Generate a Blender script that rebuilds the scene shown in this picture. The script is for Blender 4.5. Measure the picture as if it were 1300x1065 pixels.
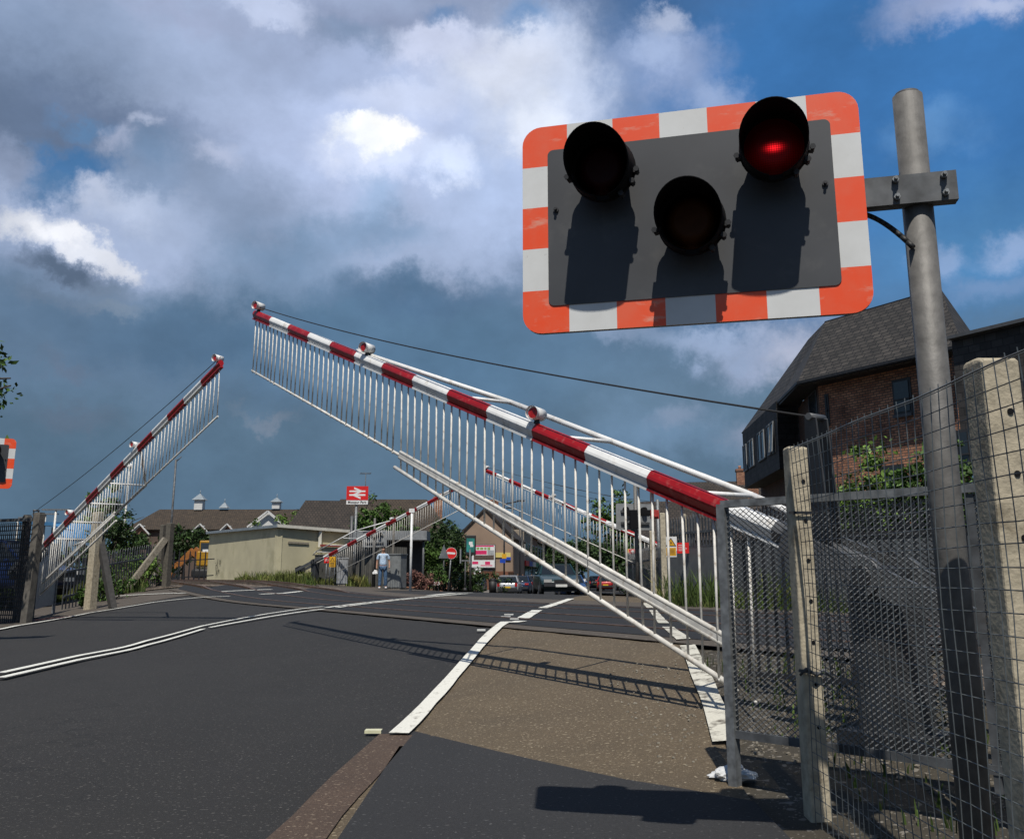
import bpy, bmesh, math, random
from mathutils import Vector, Matrix
R = math.radians
rnd = random.Random(7)
scene = bpy.context.scene
for o in list(bpy.data.objects): bpy.data.objects.remove(o)

# ---------------------------------------------------------------- camera
F = 1180.0; CX = 650.0; CY = 487.5; HZ = 733.0; H = 1.0
TH = math.atan((HZ - CY) / F); cT = math.cos(TH); sT = math.sin(TH)
cam_d = bpy.data.cameras.new('camera'); cam = bpy.data.objects.new('camera', cam_d)
scene.collection.objects.link(cam); scene.camera = cam
cam.location = (0, 0, H); cam.rotation_euler = (R(90) + TH, 0, 0)
cam_d.sensor_width = 36; cam_d.sensor_fit = 'HORIZONTAL'; cam_d.lens = F / 1300 * 36
cam_d.shift_y = -(532.5 - CY) / 1300
cam_d.clip_start = 0.05; cam_d.clip_end = 6000

# ---------------------------------------------------------------- light
SUN_EL = R(60); SUN_AZ = R(-3)         # azimuth: to the right of straight behind the camera
sunv = Vector((math.sin(SUN_AZ) * math.cos(SUN_EL), -math.cos(SUN_AZ) * math.cos(SUN_EL), math.sin(SUN_EL)))
sl = bpy.data.lights.new('sun', 'SUN'); sl.energy = 4.6; sl.angle = R(0.5); sl.color = (1, .95, .87)
so = bpy.data.objects.new('sun', sl); scene.collection.objects.link(so)
so.rotation_euler = sunv.to_track_quat('Z', 'Y').to_euler()
scene.view_settings.view_transform = 'Standard'; scene.view_settings.look = 'None'
scene.view_settings.exposure = 0.0; scene.view_settings.gamma = 1

def sm(a, b, x):
    t = min(1, max(0, (x - a) / (b - a))); return t * t * (3 - 2 * t)
def g(x, y):                            # height of the ground: a low hump carries the railway
    s = x * .857 + y * .515
    z = .40 * sm(2.6 - 2.1 * sm(10, 20, y), 6.6, s) - .70 * sm(17.0, 36, s)
    z += .36 * sm(2.5, 11, -x) * sm(20, 34, y) * sm(1, 7, s) * (1 - sm(60, 90, y))
    return z
def ray(px, py):
    u = (px - CX) / F; v = (CY - py) / F
    d = (u, cT - v * sT, sT + v * cT); return (d[0] / d[1], 1.0, d[2] / d[1])
def P(px, py, Y):
    d = ray(px, py); return Vector((d[0] * Y, Y, H + d[2] * Y))
def G(px, py):
    d = ray(px, py); Y = 1.5
    while Y < 300:
        if H + d[2] * Y < g(d[0] * Y, Y): break
        Y *= 1.004
    return Vector((d[0] * Y, Y, g(d[0] * Y, Y)))
def on(x, y, dz=0): return Vector((x, y, g(x, y) + dz))

def srgb(r, g_, b):
    f = lambda c: (c / 255 / 12.92) if c / 255 <= .04045 else ((c / 255 + .055) / 1.055) ** 2.4
    return (f(r), f(g_), f(b), 1)

# ---------------------------------------------------------------- world
w = bpy.data.worlds.new('World'); scene.world = w; w.use_nodes = True
w.cycles.sampling_method = 'MANUAL'; w.cycles.sample_map_resolution = 256
N = w.node_tree.nodes; L = w.node_tree.links; N.clear()
out = N.new('ShaderNodeOutputWorld'); bg = N.new('ShaderNodeBackground')
sky = N.new('ShaderNodeTexSky'); sky.sky_type = 'NISHITA'; sky.sun_disc = False
sky.sun_elevation = SUN_EL; sky.sun_rotation = math.pi - SUN_AZ
sky.air_density = 1.0; sky.dust_density = 0.3; sky.ozone_density = 2.5
bg.inputs['Strength'].default_value = 0.075
tc = N.new('ShaderNodeTexCoord'); nz = N.new('ShaderNodeVectorMath'); nz.operation = 'NORMALIZE'
L.new(tc.outputs['Generated'], nz.inputs[0])
sp = N.new('ShaderNodeSeparateXYZ'); L.new(nz.outputs[0], sp.inputs[0])
def M(op, a, b=None, c=None, N=N, L=L, clamp=False):
    n = N.new('ShaderNodeMath'); n.operation = op; n.use_clamp = clamp
    for i, v in enumerate((a, b, c)):
        if v is None: continue
        if isinstance(v, (int, float)): n.inputs[i].default_value = v
        else: L.new(v, n.inputs[i])
    return n.outputs[0]
az = M('ARCTAN2', sp.outputs[0], sp.outputs[1]); el = M('ARCSINE', sp.outputs[2])
cb = N.new('ShaderNodeCombineXYZ'); L.new(az, cb.inputs[0]); L.new(el, cb.inputs[1])
def noise(vec, scale, detail=6, rough=.55, N=N, L=L, off=None, dist=0, lac=2.0):
    n = N.new('ShaderNodeTexNoise'); n.inputs['Scale'].default_value = scale
    n.inputs['Detail'].default_value = detail; n.inputs['Roughness'].default_value = rough
    n.inputs['Distortion'].default_value = dist; n.inputs['Lacunarity'].default_value = lac
    if vec is not None: L.new(vec, n.inputs['Vector'])
    return n
def vm(op, a, b=None, scale=None, N=N, L=L):
    n = N.new('ShaderNodeVectorMath'); n.operation = op
    for i, v in enumerate((a, b)):
        if v is None: continue
        if isinstance(v, tuple): n.inputs[i].default_value = v
        else: L.new(v, n.inputs[i])
    if scale is not None: n.inputs['Scale'].default_value = scale
    return n.outputs[0]
wn1 = noise(nz.outputs[0], 5.0, 3, .5); wn2 = noise(nz.outputs[0], 22.0, 10, .68)
w1 = vm('SCALE', vm('SUBTRACT', wn1.outputs['Color'], (.5, .5, .5)), scale=.11)
w2 = vm('SCALE', vm('SUBTRACT', wn2.outputs['Color'], (.5, .5, .5)), scale=.075)
wv = vm('ADD', vm('ADD', cb.outputs[0], w1), w2)
wvc = vm('MULTIPLY', wv, (1, 1, 0))
cur = sky.outputs[0]
K = 1 / .075
def blob(px, py, rx, ry, col, op, edge=.25, rot=0, outer=1.0):
    """a cloud bank fixed on the sky dome: centre, radii (in 1/1180 rad), colour, opacity"""
    global cur
    d = ray(px, py); a = math.atan(d[0]); e = math.atan2(d[2], math.hypot(d[0], 1))
    m = N.new('ShaderNodeMapping'); m.vector_type = 'TEXTURE'
    m.inputs['Location'].default_value = (a, e, 0); m.inputs['Rotation'].default_value = (0, 0, R(rot))
    m.inputs['Scale'].default_value = (rx / F, ry / F, 1); L.new(wvc, m.inputs['Vector'])
    ln = N.new('ShaderNodeVectorMath'); ln.operation = 'LENGTH'; L.new(m.outputs[0], ln.inputs[0])
    mr = N.new('ShaderNodeMapRange'); mr.interpolation_type = 'SMOOTHSTEP'
    mr.inputs['From Min'].default_value = outer; mr.inputs['From Max'].default_value = edge
    mr.inputs['To Min'].default_value = 0; mr.inputs['To Max'].default_value = op
    L.new(ln.outputs['Value'], mr.inputs['Value'])
    mx = N.new('ShaderNodeMix'); mx.data_type = 'RGBA'; L.new(mr.outputs[0], mx.inputs[0])
    L.new(cur, mx.inputs[6]); c = srgb(*col); mx.inputs[7].default_value = (c[0] * K, c[1] * K, c[2] * K, 1)
    cur = mx.outputs[2]
# wide layers first
base_mix = N.new('ShaderNodeMapRange'); base_mix.interpolation_type = 'SMOOTHSTEP'
elw = N.new('ShaderNodeSeparateXYZ'); L.new(wvc, elw.inputs[0])
L.new(elw.outputs[1], base_mix.inputs['Value'])
base_mix.inputs['From Min'].default_value = .40; base_mix.inputs['From Max'].default_value = .12
mx0 = N.new('ShaderNodeMix'); mx0.data_type = 'RGBA'; L.new(base_mix.outputs[0], mx0.inputs[0])
L.new(cur, mx0.inputs[6]); c = srgb(88, 114, 137); mx0.inputs[7].default_value = (c[0] * K, c[1] * K, c[2] * K, 1); cur = mx0.outputs[2]
CLOUDS = [
 (1150, 120, 620, 330, (62, 110, 166), 1, .35), (1250, 330, 260, 150, (80, 126, 172), .9, .0),
 # the big sheet over the left and middle, light lavender, greyer to the lower left
 (330, 160, 660, 300, (156, 171, 200), 1, .55), (20, 60, 330, 150, (126, 138, 166), .9, .1), (500, 30, 330, 70, (140, 153, 184), .8, .1),
 (30, 140, 280, 90, (98, 110, 136), 1, .1), (190, 160, 170, 44, (104, 116, 146), .8, .1),
 (150, 430, 560, 100, (98, 117, 143), .95, .1), (500, 440, 420, 105, (90, 116, 144), .95, .2), (350, 330, 150, 90, (112, 134, 164), .85, .1), (220, 225, 150, 90, (122, 138, 168), .8, .1),
 (430, 190, 260, 130, (176, 191, 224), .9, .1), (560, 150, 230, 120, (180, 193, 224), .9, .1), (640, 240, 170, 130, (172, 190, 224), .85, .1), (400, 80, 200, 60, (154, 169, 200), .8, .1),
 (690, 120, 150, 120, (200, 211, 234), .95, .2), (640, 95, 110, 50, (214, 221, 238), .85, .1), (700, 170, 70, 60, (222, 229, 243), .8, .1), (520, 130, 130, 40, (196, 206, 230), .7, .1), (560, 60, 110, 40, (200, 208, 232), .85, .1), 
 (345, 6, 90, 26, (186, 197, 223), .8, .0), (240, 20, 120, 26, (150, 160, 188), .6, .1), (455, 40, 90, 30, (128, 142, 172), .8, .1), 
 (575, 20, 46, 26, (96, 128, 172), .7, .1), (680, 30, 60, 34, (100, 134, 180), .8, .1),
 # clouds against the blue on the right
 (865, 70, 116, 62, (138, 158, 196), .92, .25), (845, 60, 60, 40, (160, 178, 212), .8, .1), (850, 18, 44, 26, (176, 188, 214), .85, .2), (930, 110, 60, 40, (150, 168, 202), .8, .1),
 (1205, 26, 130, 44, (150, 164, 198), .9, .2), (1275, 12, 60, 22, (170, 180, 206), .7, .1), (1180, 175, 90, 40, (104, 142, 188), .6, 0), (1285, 320, 60, 34, (142, 164, 200), .8, .1), (1190, 350, 40, 30, (140, 162, 198), .7, .1), (1260, 380, 80, 30, (118, 146, 186), .7, .1),
 # blue holes
 (96, 205, 66, 42, (70, 110, 156), .95, .30, 16), (60, 232, 54, 28, (76, 112, 154), .85, .2), (118, 150, 60, 20, (96, 128, 168), .8, .1),
 # brighter edges around the hole and hollows in the sheet
 (20, 200, 44, 40, (138, 152, 180), .7, .1), (112, 235, 30, 30, (186, 194, 214), .8, .1), (165, 172, 30, 30, (168, 178, 204), .7, .0), (200, 152, 26, 18, (176, 187, 212), .7, .1), (285, 205, 40, 30, (182, 192, 218), .8, .1),
 (160, 262, 100, 34, (176, 188, 212), .9, .1), (220, 290, 80, 50, (156, 171, 199), .85, .1), (300, 270, 110, 70, (142, 160, 190), .7, .1), (205, 190, 46, 34, (116, 136, 168), .7, .1),
 # bright cumulus heads
 (470, 200, 110, 56, (204, 214, 238), .9, .15), (458, 182, 64, 34, (236, 240, 250), .95, .2), (492, 180, 48, 26, (250, 251, 255), .95, .3), (448, 168, 34, 20, (240, 243, 252), .9, .2), (570, 222, 60, 40, (206, 218, 244), .9, .15), (460, 270, 60, 50, (150, 176, 210), .7, .1), (480, 310, 130, 44, (122, 152, 186), .7, .1),
 (30, 278, 60, 30, (206, 210, 220), .95, .3, -8), (80, 298, 60, 26, (212, 216, 226), .95, .3, -20), (130, 322, 46, 20, (206, 210, 220), .9, .25, -24), (60, 285, 40, 14, (226, 228, 234), .8, .2),
 (62, 336, 76, 26, (86, 98, 120), .95, .2, -6), (120, 362, 60, 22, (112, 124, 146), .7, .1), (130, 388, 60, 14, (134, 142, 160), .7, .1), (50, 378, 80, 20, (108, 120, 142), .6, .1),
 (530, 385, 190, 40, (80, 106, 136), .8, .1), (250, 430, 300, 50, (82, 106, 134), .7, .1),
 # low soft clouds
 (980, 430, 120, 44, (152, 165, 192), .95, .1), (1015, 450, 60, 40, (178, 184, 204), .85, .1), (900, 425, 110, 26, (146, 164, 194), .8, .1), (780, 415, 120, 26, (140, 160, 190), .8, .1), (700, 400, 80, 20, (128, 150, 182), .7, .1),
 (850, 530, 120, 60, (112, 134, 162), .8, .1), (960, 540, 60, 44, (140, 152, 176), .85, .1), (870, 510, 50, 30, (132, 150, 176), .8, .1), (720, 560, 120, 40, (98, 120, 148), .6, .1), (600, 500, 200, 60, (92, 120, 150), .5, .1),
 (340, 524, 46, 14, (120, 128, 146), .8, .1), (80, 520, 90, 24, (98, 108, 128), .6, .1), (70, 462, 50, 18, (102, 112, 134), .6, .1),
]
for c in CLOUDS:
    col_ = c[4]; lum = sum(col_) / 3; br_ = lum > 200
    if lum > 165: col_ = tuple(min(255, v * 1.05) for v in col_)
    elif lum < 150: col_ = (col_[0] * 1.0, col_[1] * 1.05, col_[2] * 1.05)
    blob(*c[:4], col_, c[5], max(c[6], .32) if br_ else c[6], c[7] if len(c) > 7 else 0)
# fine billows over everything that is cloud
bn = noise(vm('MULTIPLY', nz.outputs[0], (1, 1, 1.5)), 8.5, 9, .6)
br = N.new('ShaderNodeMapRange'); L.new(bn.outputs['Fac'], br.inputs['Value'])
br.inputs['From Min'].default_value = .3; br.inputs['From Max'].default_value = .7
br.inputs['To Min'].default_value = .87; br.inputs['To Max'].default_value = 1.17
fin = vm('SCALE', cur); L.new(br.outputs[0], fin.node.inputs['Scale'])
L.new(fin, bg.inputs['Color']); L.new(bg.outputs[0], out.inputs[0])

# ---------------------------------------------------------------- materials
MATS = {}
def pm(name, col, rough=.7, var=.12, vscale=8, metal=0, bump=0, bscale=60, spec=.5, grime=None, gamt=.0, gscale=3, coat=0, emit=None, estr=0, island=0):
    """procedural paint / metal / masonry: base colour with noise variation, optional second tone and bump"""
    if name in MATS: return MATS[name]
    m = bpy.data.materials.new(name); m.use_nodes = True; MATS[name] = m
    n = m.node_tree.nodes; l = m.node_tree.links; b = n['Principled BSDF']
    t = n.new('ShaderNodeTexCoord'); ob = t.outputs['Object']
    nn = n.new('ShaderNodeTexNoise'); nn.inputs['Scale'].default_value = vscale; nn.inputs['Detail'].default_value = 6; l.new(ob, nn.inputs['Vector'])
    mr = n.new('ShaderNodeMapRange'); l.new(nn.outputs['Fac'], mr.inputs['Value'])
    mr.inputs['From Min'].default_value = .3; mr.inputs['From Max'].default_value = .7
    mr.inputs['To Min'].default_value = 1 - var * 1.6; mr.inputs['To Max'].default_value = 1 + var * 1.6
    col = tuple(col) + (1,) if len(col) == 3 else tuple(col)
    src = None
    if grime:
        g1 = n.new('ShaderNodeTexNoise'); g1.inputs['Scale'].default_value = gscale; g1.inputs['Detail'].default_value = 9; g1.inputs['Roughness'].default_value = .65; l.new(ob, g1.inputs['Vector'])
        gr = n.new('ShaderNodeMapRange'); gr.interpolation_type = 'SMOOTHSTEP'; l.new(g1.outputs['Fac'], gr.inputs['Value'])
        gr.inputs['From Min'].default_value = .52; gr.inputs['From Max'].default_value = .68; gr.inputs['To Max'].default_value = gamt
        mx = n.new('ShaderNodeMix'); mx.data_type = 'RGBA'; l.new(gr.outputs[0], mx.inputs[0]); mx.inputs[6].default_value = col; mx.inputs[7].default_value = tuple(grime)[:3] + (1,)
        src = mx.outputs[2]
    vmn = n.new('ShaderNodeVectorMath'); vmn.operation = 'SCALE'; l.new(mr.outputs[0], vmn.inputs['Scale'])
    if src: l.new(src, vmn.inputs[0])
    else: vmn.inputs[0].default_value = col[:3]
    fo = vmn.outputs[0]
    if island:
        ge = n.new('ShaderNodeNewGeometry'); ir = n.new('ShaderNodeMapRange'); l.new(ge.outputs['Random Per Island'], ir.inputs['Value'])
        ir.inputs['To Min'].default_value = 1 - island; ir.inputs['To Max'].default_value = 1 + island
        v2 = n.new('ShaderNodeVectorMath'); v2.operation = 'SCALE'; l.new(fo, v2.inputs[0]); l.new(ir.outputs[0], v2.inputs['Scale']); fo = v2.outputs[0]
    l.new(fo, b.inputs['Base Color'])
    b.inputs['Roughness'].default_value = rough; b.inputs['Metallic'].default_value = metal
    b.inputs['Specular IOR Level'].default_value = spec
    if coat: b.inputs['Coat Weight'].default_value = coat; b.inputs['Coat Roughness'].default_value = .08
    if emit: b.inputs['Emission Color'].default_value = tuple(emit)[:3] + (1,); b.inputs['Emission Strength'].default_value = estr
    if bump:
        bn = n.new('ShaderNodeTexNoise'); bn.inputs['Scale'].default_value = bscale; bn.inputs['Detail'].default_value = 5; l.new(ob, bn.inputs['Vector'])
        bb = n.new('ShaderNodeBump'); bb.inputs['Strength'].default_value = bump; bb.inputs['Distance'].default_value = .02; l.new(bn.outputs['Fac'], bb.inputs['Height']); l.new(bb.outputs[0], b.inputs['Normal'])
    return m
def ground_mat(name, c1, c2, speck, sp_thr=.66, sp_scale=160, patch=None, patch_amt=.5, pscale=.6, rough=.9, tracks=False):
    m = bpy.data.materials.new(name); m.use_nodes = True; MATS[name] = m
    n = m.node_tree.nodes; l = m.node_tree.links; b = n['Principled BSDF']
    ob = n.new('ShaderNodeTexCoord').outputs['Object']
    def nz_(s, d=6, r=.6):
        q = n.new('ShaderNodeTexNoise'); q.inputs['Scale'].default_value = s; q.inputs['Detail'].default_value = d; q.inputs['Roughness'].default_value = r; l.new(ob, q.inputs['Vector']); return q.outputs['Fac']
    def mr_(v, a, bb, ta=0, tb=1):
        q = n.new('ShaderNodeMapRange'); l.new(v, q.inputs['Value']); q.inputs['From Min'].default_value = a; q.inputs['From Max'].default_value = bb; q.inputs['To Min'].default_value = ta; q.inputs['To Max'].default_value = tb; return q.outputs[0]
    def mix_(f, a, c):
        q = n.new('ShaderNodeMix'); q.data_type = 'RGBA'; l.new(f, q.inputs[0])
        for i, v in ((6, a), (7, c)):
            if isinstance(v, tuple): q.inputs[i].default_value = v[:3] + (1,)
            else: l.new(v, q.inputs[i])
        return q.outputs[2]
    base = mix_(mr_(nz_(2.2, 8), .35, .65), c1, c2)
    if patch: base = mix_(mr_(nz_(pscale, 9, .68), .50, .66, 0, patch_amt), base, patch)
    if tracks:
        mp = n.new('ShaderNodeMapping'); mp.inputs['Scale'].default_value = (1.1, .035, 1); l.new(ob, mp.inputs[0])
        q = n.new('ShaderNodeTexNoise'); q.inputs['Scale'].default_value = 1; q.inputs['Detail'].default_value = 3; l.new(mp.outputs[0], q.inputs['Vector'])
        base = mix_(mr_(q.outputs['Fac'], .40, .62, 0, .45), base, tuple(x * .62 for x in c1))
        base = mix_(mr_(nz_(.35, 4, .6), .45, .62, 0, .35), base, tuple(x * 1.45 for x in c2))
        vo = n.new('ShaderNodeTexVoronoi'); vo.feature = 'DISTANCE_TO_EDGE'; vo.inputs['Scale'].default_value = .23
        wv_ = n.new('ShaderNodeTexNoise'); wv_.inputs['Scale'].default_value = 1.6; wv_.inputs['Detail'].default_value = 6; l.new(ob, wv_.inputs['Vector'])
        ad = n.new('ShaderNodeVectorMath'); ad.operation = 'MULTIPLY_ADD'; l.new(wv_.outputs['Color'], ad.inputs[0]); ad.inputs[1].default_value = (1.6, 1.6, 0); l.new(ob, ad.inputs[2]); l.new(ad.outputs[0], vo.inputs['Vector'])
        cr = mr_(vo.outputs['Distance'], .0050, .0020); mk = mr_(nz_(.5, 2, .5), .50, .58)
        mm_ = n.new('ShaderNodeMath'); mm_.operation = 'MULTIPLY'; l.new(cr, mm_.inputs[0]); l.new(mk, mm_.inputs[1]); base = mix_(mm_.outputs[0], base, (.008, .008, .008))
    base = mix_(mr_(nz_(55, 3, .7), .30, .72, 0, .55), tuple(x * .55 for x in c1), base)
    base = mix_(mr_(nz_(sp_scale, 1, .5), sp_thr, sp_thr + .06, 0, .8), base, speck)
    base = mix_(mr_(nz_(sp_scale * .35, 0, .5), sp_thr + .05, sp_thr + .09, 0, .7), base, speck)
    l.new(base, b.inputs['Base Color']); b.inputs['Roughness'].default_value = rough
    bb = n.new('ShaderNodeBump'); bb.inputs['Strength'].default_value = .55; bb.inputs['Distance'].default_value = .008
    l.new(nz_(110, 3, .6), bb.inputs['Height']); l.new(bb.outputs[0], b.inputs['Normal'])
    return m
def paint_mat(name, paint, under, thr=.42, scale=14, soft=.1):
    m = bpy.data.materials.new(name); m.use_nodes = True; MATS[name] = m
    n = m.node_tree.nodes; l = m.node_tree.links; b = n['Principled BSDF']
    ob = n.new('ShaderNodeTexCoord').outputs['Object']
    q = n.new('ShaderNodeTexNoise'); q.inputs['Scale'].default_value = scale; q.inputs['Detail'].default_value = 9; q.inputs['Roughness'].default_value = .68; l.new(ob, q.inputs['Vector'])
    r = n.new('ShaderNodeMapRange'); l.new(q.outputs['Fac'], r.inputs['Value']); r.inputs['From Min'].default_value = thr - soft; r.inputs['From Max'].default_value = thr + soft
    x = n.new('ShaderNodeMix'); x.data_type = 'RGBA'; l.new(r.outputs[0], x.inputs[0]); x.inputs[6].default_value = under + (1,); x.inputs[7].default_value = paint + (1,)
    q2 = n.new('ShaderNodeTexNoise'); q2.inputs['Scale'].default_value = 90; q2.inputs['Detail'].default_value = 3; l.new(ob, q2.inputs['Vector'])
    r2 = n.new('ShaderNodeMapRange'); l.new(q2.outputs['Fac'], r2.inputs['Value']); r2.inputs['To Min'].default_value = .72; r2.inputs['To Max'].default_value = 1.25
    v = n.new('ShaderNodeVectorMath'); v.operation = 'SCALE'; l.new(x.outputs[2], v.inputs[0]); l.new(r2.outputs[0], v.inputs['Scale'])
    l.new(v.outputs[0], b.inputs['Base Color']); b.inputs['Roughness'].default_value = .75
    return m
def brick_mat(name, c1, c2, mortar, bw=.225, bh=.075, ms=.012, rough=.85, bump=.5, noise_amt=.6, offset=.5, dark=None):
    m = bpy.data.materials.new(name); m.use_nodes = True; MATS[name] = m; MATS[name] = m
    n = m.node_tree.nodes; l = m.node_tree.links; b = n['Principled BSDF']
    uv = n.new('ShaderNodeUVMap').outputs[0]
    t = n.new('ShaderNodeTexBrick'); l.new(uv, t.inputs['Vector']); t.offset = offset
    t.inputs['Scale'].default_value = 1; t.inputs['Brick Width'].default_value = bw; t.inputs['Row Height'].default_value = bh
    t.inputs['Mortar Size'].default_value = ms; t.inputs['Mortar Smooth'].default_value = .2; t.inputs['Bias'].default_value = 0
    t.inputs['Color1'].default_value = c1 + (1,); t.inputs['Color2'].default_value = c2 + (1,); t.inputs['Mortar'].default_value = mortar + (1,)
    q = n.new('ShaderNodeTexNoise'); q.inputs['Scale'].default_value = 1.3; q.inputs['Detail'].default_value = 9; q.inputs['Roughness'].default_value = .7; l.new(uv, q.inputs['Vector'])
    r = n.new('ShaderNodeMapRange'); l.new(q.outputs['Fac'], r.inputs['Value']); r.inputs['From Min'].default_value = .3; r.inputs['From Max'].default_value = .7
    r.inputs['To Min'].default_value = 1 - noise_amt * .6; r.inputs['To Max'].default_value = 1 + noise_amt * .6
    v = n.new('ShaderNodeVectorMath'); v.operation = 'SCALE'; l.new(t.outputs['Color'], v.inputs[0]); l.new(r.outputs[0], v.inputs['Scale'])
    l.new(v.outputs[0], b.inputs['Base Color']); b.inputs['Roughness'].default_value = rough
    bb = n.new('ShaderNodeBump'); bb.inputs['Strength'].default_value = bump; bb.inputs['Distance'].default_value = .01; bb.invert = True
    l.new(t.outputs['Fac'], bb.inputs['Height']); l.new(bb.outputs[0], b.inputs['Normal'])
    return m
def glass_mat(name, col=(.02, .025, .03), rough=.08, spec=.8):
    return pm(name, col, rough, .05, 2, spec=spec)

# ---------------------------------------------------------------- mesh builder
class MB:
    def __init__(s): s.v = []; s.f = []; s.mi = []; s.sm = []; s.m = 0
    def add(s, vs, fs, smooth=False):
        k = len(s.v); s.v += [Vector(v) for v in vs]; s.f += [tuple(i + k for i in f) for f in fs]
        s.mi += [s.m] * len(fs); s.sm += [smooth] * len(fs); return s
    def box(s, c, size, rz=0, rx=0, ry=0, mtx=None):
        x, y, z = size[0] / 2, size[1] / 2, size[2] / 2
        vs = [Vector((a * x, b * y, d * z)) for d in (-1, 1) for b in (-1, 1) for a in (-1, 1)]
        m = Matrix.Translation(Vector(c)) @ (Matrix.Rotation(rz, 4, 'Z') @ Matrix.Rotation(ry, 4, 'Y') @ Matrix.Rotation(rx, 4, 'X'))
        if mtx is not None: m = mtx @ m
        return s.add([m @ v for v in vs], [(0, 2, 3, 1), (4, 5, 7, 6), (0, 1, 5, 4), (2, 6, 7, 3), (0, 4, 6, 2), (1, 3, 7, 5)])
    def beam(s, a, b, wd, ht, up=(0, 0, 1), w2=None, h2=None):
        a = Vector(a); b = Vector(b); d = (b - a).normalized(); side = d.cross(Vector(up)).normalized(); u = side.cross(d)
        w2 = w2 or wd; h2 = h2 or ht
        vs = []
        for p, W_, H_ in ((a, wd, ht), (b, w2, h2)):
            for i, j in ((-1, -1), (1, -1), (1, 1), (-1, 1)): vs.append(p + side * i * W_ / 2 + u * j * H_ / 2)
        return s.add(vs, [(3, 2, 1, 0), (4, 5, 6, 7), (0, 1, 5, 4), (1, 2, 6, 5), (2, 3, 7, 6), (3, 0, 4, 7)])
    def cyl(s, a, b, r0, r1=None, n=12, caps=True):
        a = Vector(a); b = Vector(b); r1 = r0 if r1 is None else r1
        d = (b - a).normalized(); h = Vector((0, 0, 1)) if abs(d.z) < .9 else Vector((1, 0, 0))
        x = d.cross(h).normalized(); y = d.cross(x)
        vs = [p + x * math.cos(t * 2 * math.pi / n) * r + y * math.sin(t * 2 * math.pi / n) * r for p, r in ((a, r0), (b, r1)) for t in range(n)]
        s.add(vs, [(i, n + i, n + (i + 1) % n, (i + 1) % n) for i in range(n)], n > 5)
        if caps:
            k = len(s.v) - 2 * n
            s.f += [tuple(k + i for i in range(n)), tuple(k + 2 * n - 1 - i for i in range(n))]; s.mi += [s.m] * 2; s.sm += [False] * 2
        return s
    def tube(s, pts, r, n=8):
        for a, b in zip(pts, pts[1:]): s.cyl(a, b, r, n=n)
        return s
    def prism(s, poly, z0, z1):
        n = len(poly); vs = [(x, y, z0) for x, y in poly] + [(x, y, z1) for x, y in poly]
        return s.add(vs, [tuple(range(n - 1, -1, -1)), tuple(range(n, 2 * n))] + [(i, (i + 1) % n, n + (i + 1) % n, n + i) for i in range(n)])
    def slab(s, pts, thick):
        """polygon (3D) given thickness along its normal (behind it)"""
        pts = [Vector(p) for p in pts]; nrm = (pts[1] - pts[0]).cross(pts[2] - pts[0]).normalized(); n = len(pts)
        vs = pts + [p - nrm * thick for p in pts]
        return s.add(vs, [tuple(range(n)), tuple(range(2 * n - 1, n - 1, -1))] + [((i + 1) % n, i, n + i, n + (i + 1) % n) for i in range(n)])
    def quad(s, *p): return s.add(p, [tuple(range(len(p)))])
    def ball(s, c, r, n=10, sc=(1, 1, 1)):
        vs = []; m = n // 2
        for i in range(m + 1):
            t = math.pi * i / m
            for j in range(n):
                p = 2 * math.pi * j / n; vs.append(Vector(c) + Vector((math.sin(t) * math.cos(p) * r * sc[0], math.sin(t) * math.sin(p) * r * sc[1], math.cos(t) * r * sc[2])))
        return s.add(vs, [(i * n + j, (i + 1) * n + j, (i + 1) * n + (j + 1) % n, i * n + (j + 1) % n) for i in range(m) for j in range(n)], True)
    def mesh(s, name, mats, off=None, bevel=0):
        me = bpy.data.meshes.new(name); o = off if off is not None else Vector((0, 0, 0))
        me.from_pydata([v - o for v in s.v], [], s.f); me.validate()
        if not isinstance(mats, (list, tuple)): mats = [mats]
        for m in mats: me.materials.append(m)
        if len(me.polygons) == len(s.mi):
            me.polygons.foreach_set('material_index', s.mi); me.polygons.foreach_set('use_smooth', s.sm)
        uv = me.uv_layers.new(name='UVMap')
        for p in me.polygons:
            nn = p.normal
            h = Vector((0, 0, 1)).cross(nn) if abs(nn.z) < .95 else Vector((1, 0, 0))
            h.normalize(); v_ = nn.cross(h)
            for li in p.loop_indices:
                co = me.vertices[me.loops[li].vertex_index].co; uv.data[li].uv = (co.dot(h), co.dot(v_))
        me.update(); return me
OFF = {}
def link(name, data, parent=None, loc=None):
    o = bpy.data.objects.new(name, data); scene.collection.objects.link(o)
    if loc is not None: o.location = loc
    if parent is not None: o.parent = parent
    return o
def tag(o, label, cat, group=None, kind=None):
    if label: o['label'] = label
    if cat: o['category'] = cat
    if group: o['group'] = group
    if kind: o['kind'] = kind
    return o
def thing(name, label, cat, loc=(0, 0, 0), rz=0, group=None):
    o = link(name, None, None, loc); o.rotation_euler = (0, 0, rz); o.empty_display_size = .1
    OFF[o] = Vector(loc); return tag(o, label, cat, group)
def part(name, mb, mat, parent, world=False, label=None):
    off = Vector((0, 0, 0))
    if world:
        r = parent
        while r.parent: r = r.parent
        off = OFF[r]
    o = link(name, mb.mesh(name, mat, off), parent)
    if label: o['label'] = label
    return o
def single(name, mb, mat, label, cat, group=None, org=None):
    org = Vector(org) if org is not None else Vector((0, 0, 0))
    o = link(name, mb.mesh(name, mat, org), None, org); OFF[o] = org
    return tag(o, label, cat, group)
def struct(name, mb, mat):
    o = link(name, mb.mesh(name, mat)); o['kind'] = 'structure'; return o
def bev(o, wd=.01, seg=2):
    m = o.modifiers.new('bevel', 'BEVEL'); m.width = wd; m.segments = seg; m.limit_method = 'ANGLE'; return o
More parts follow.
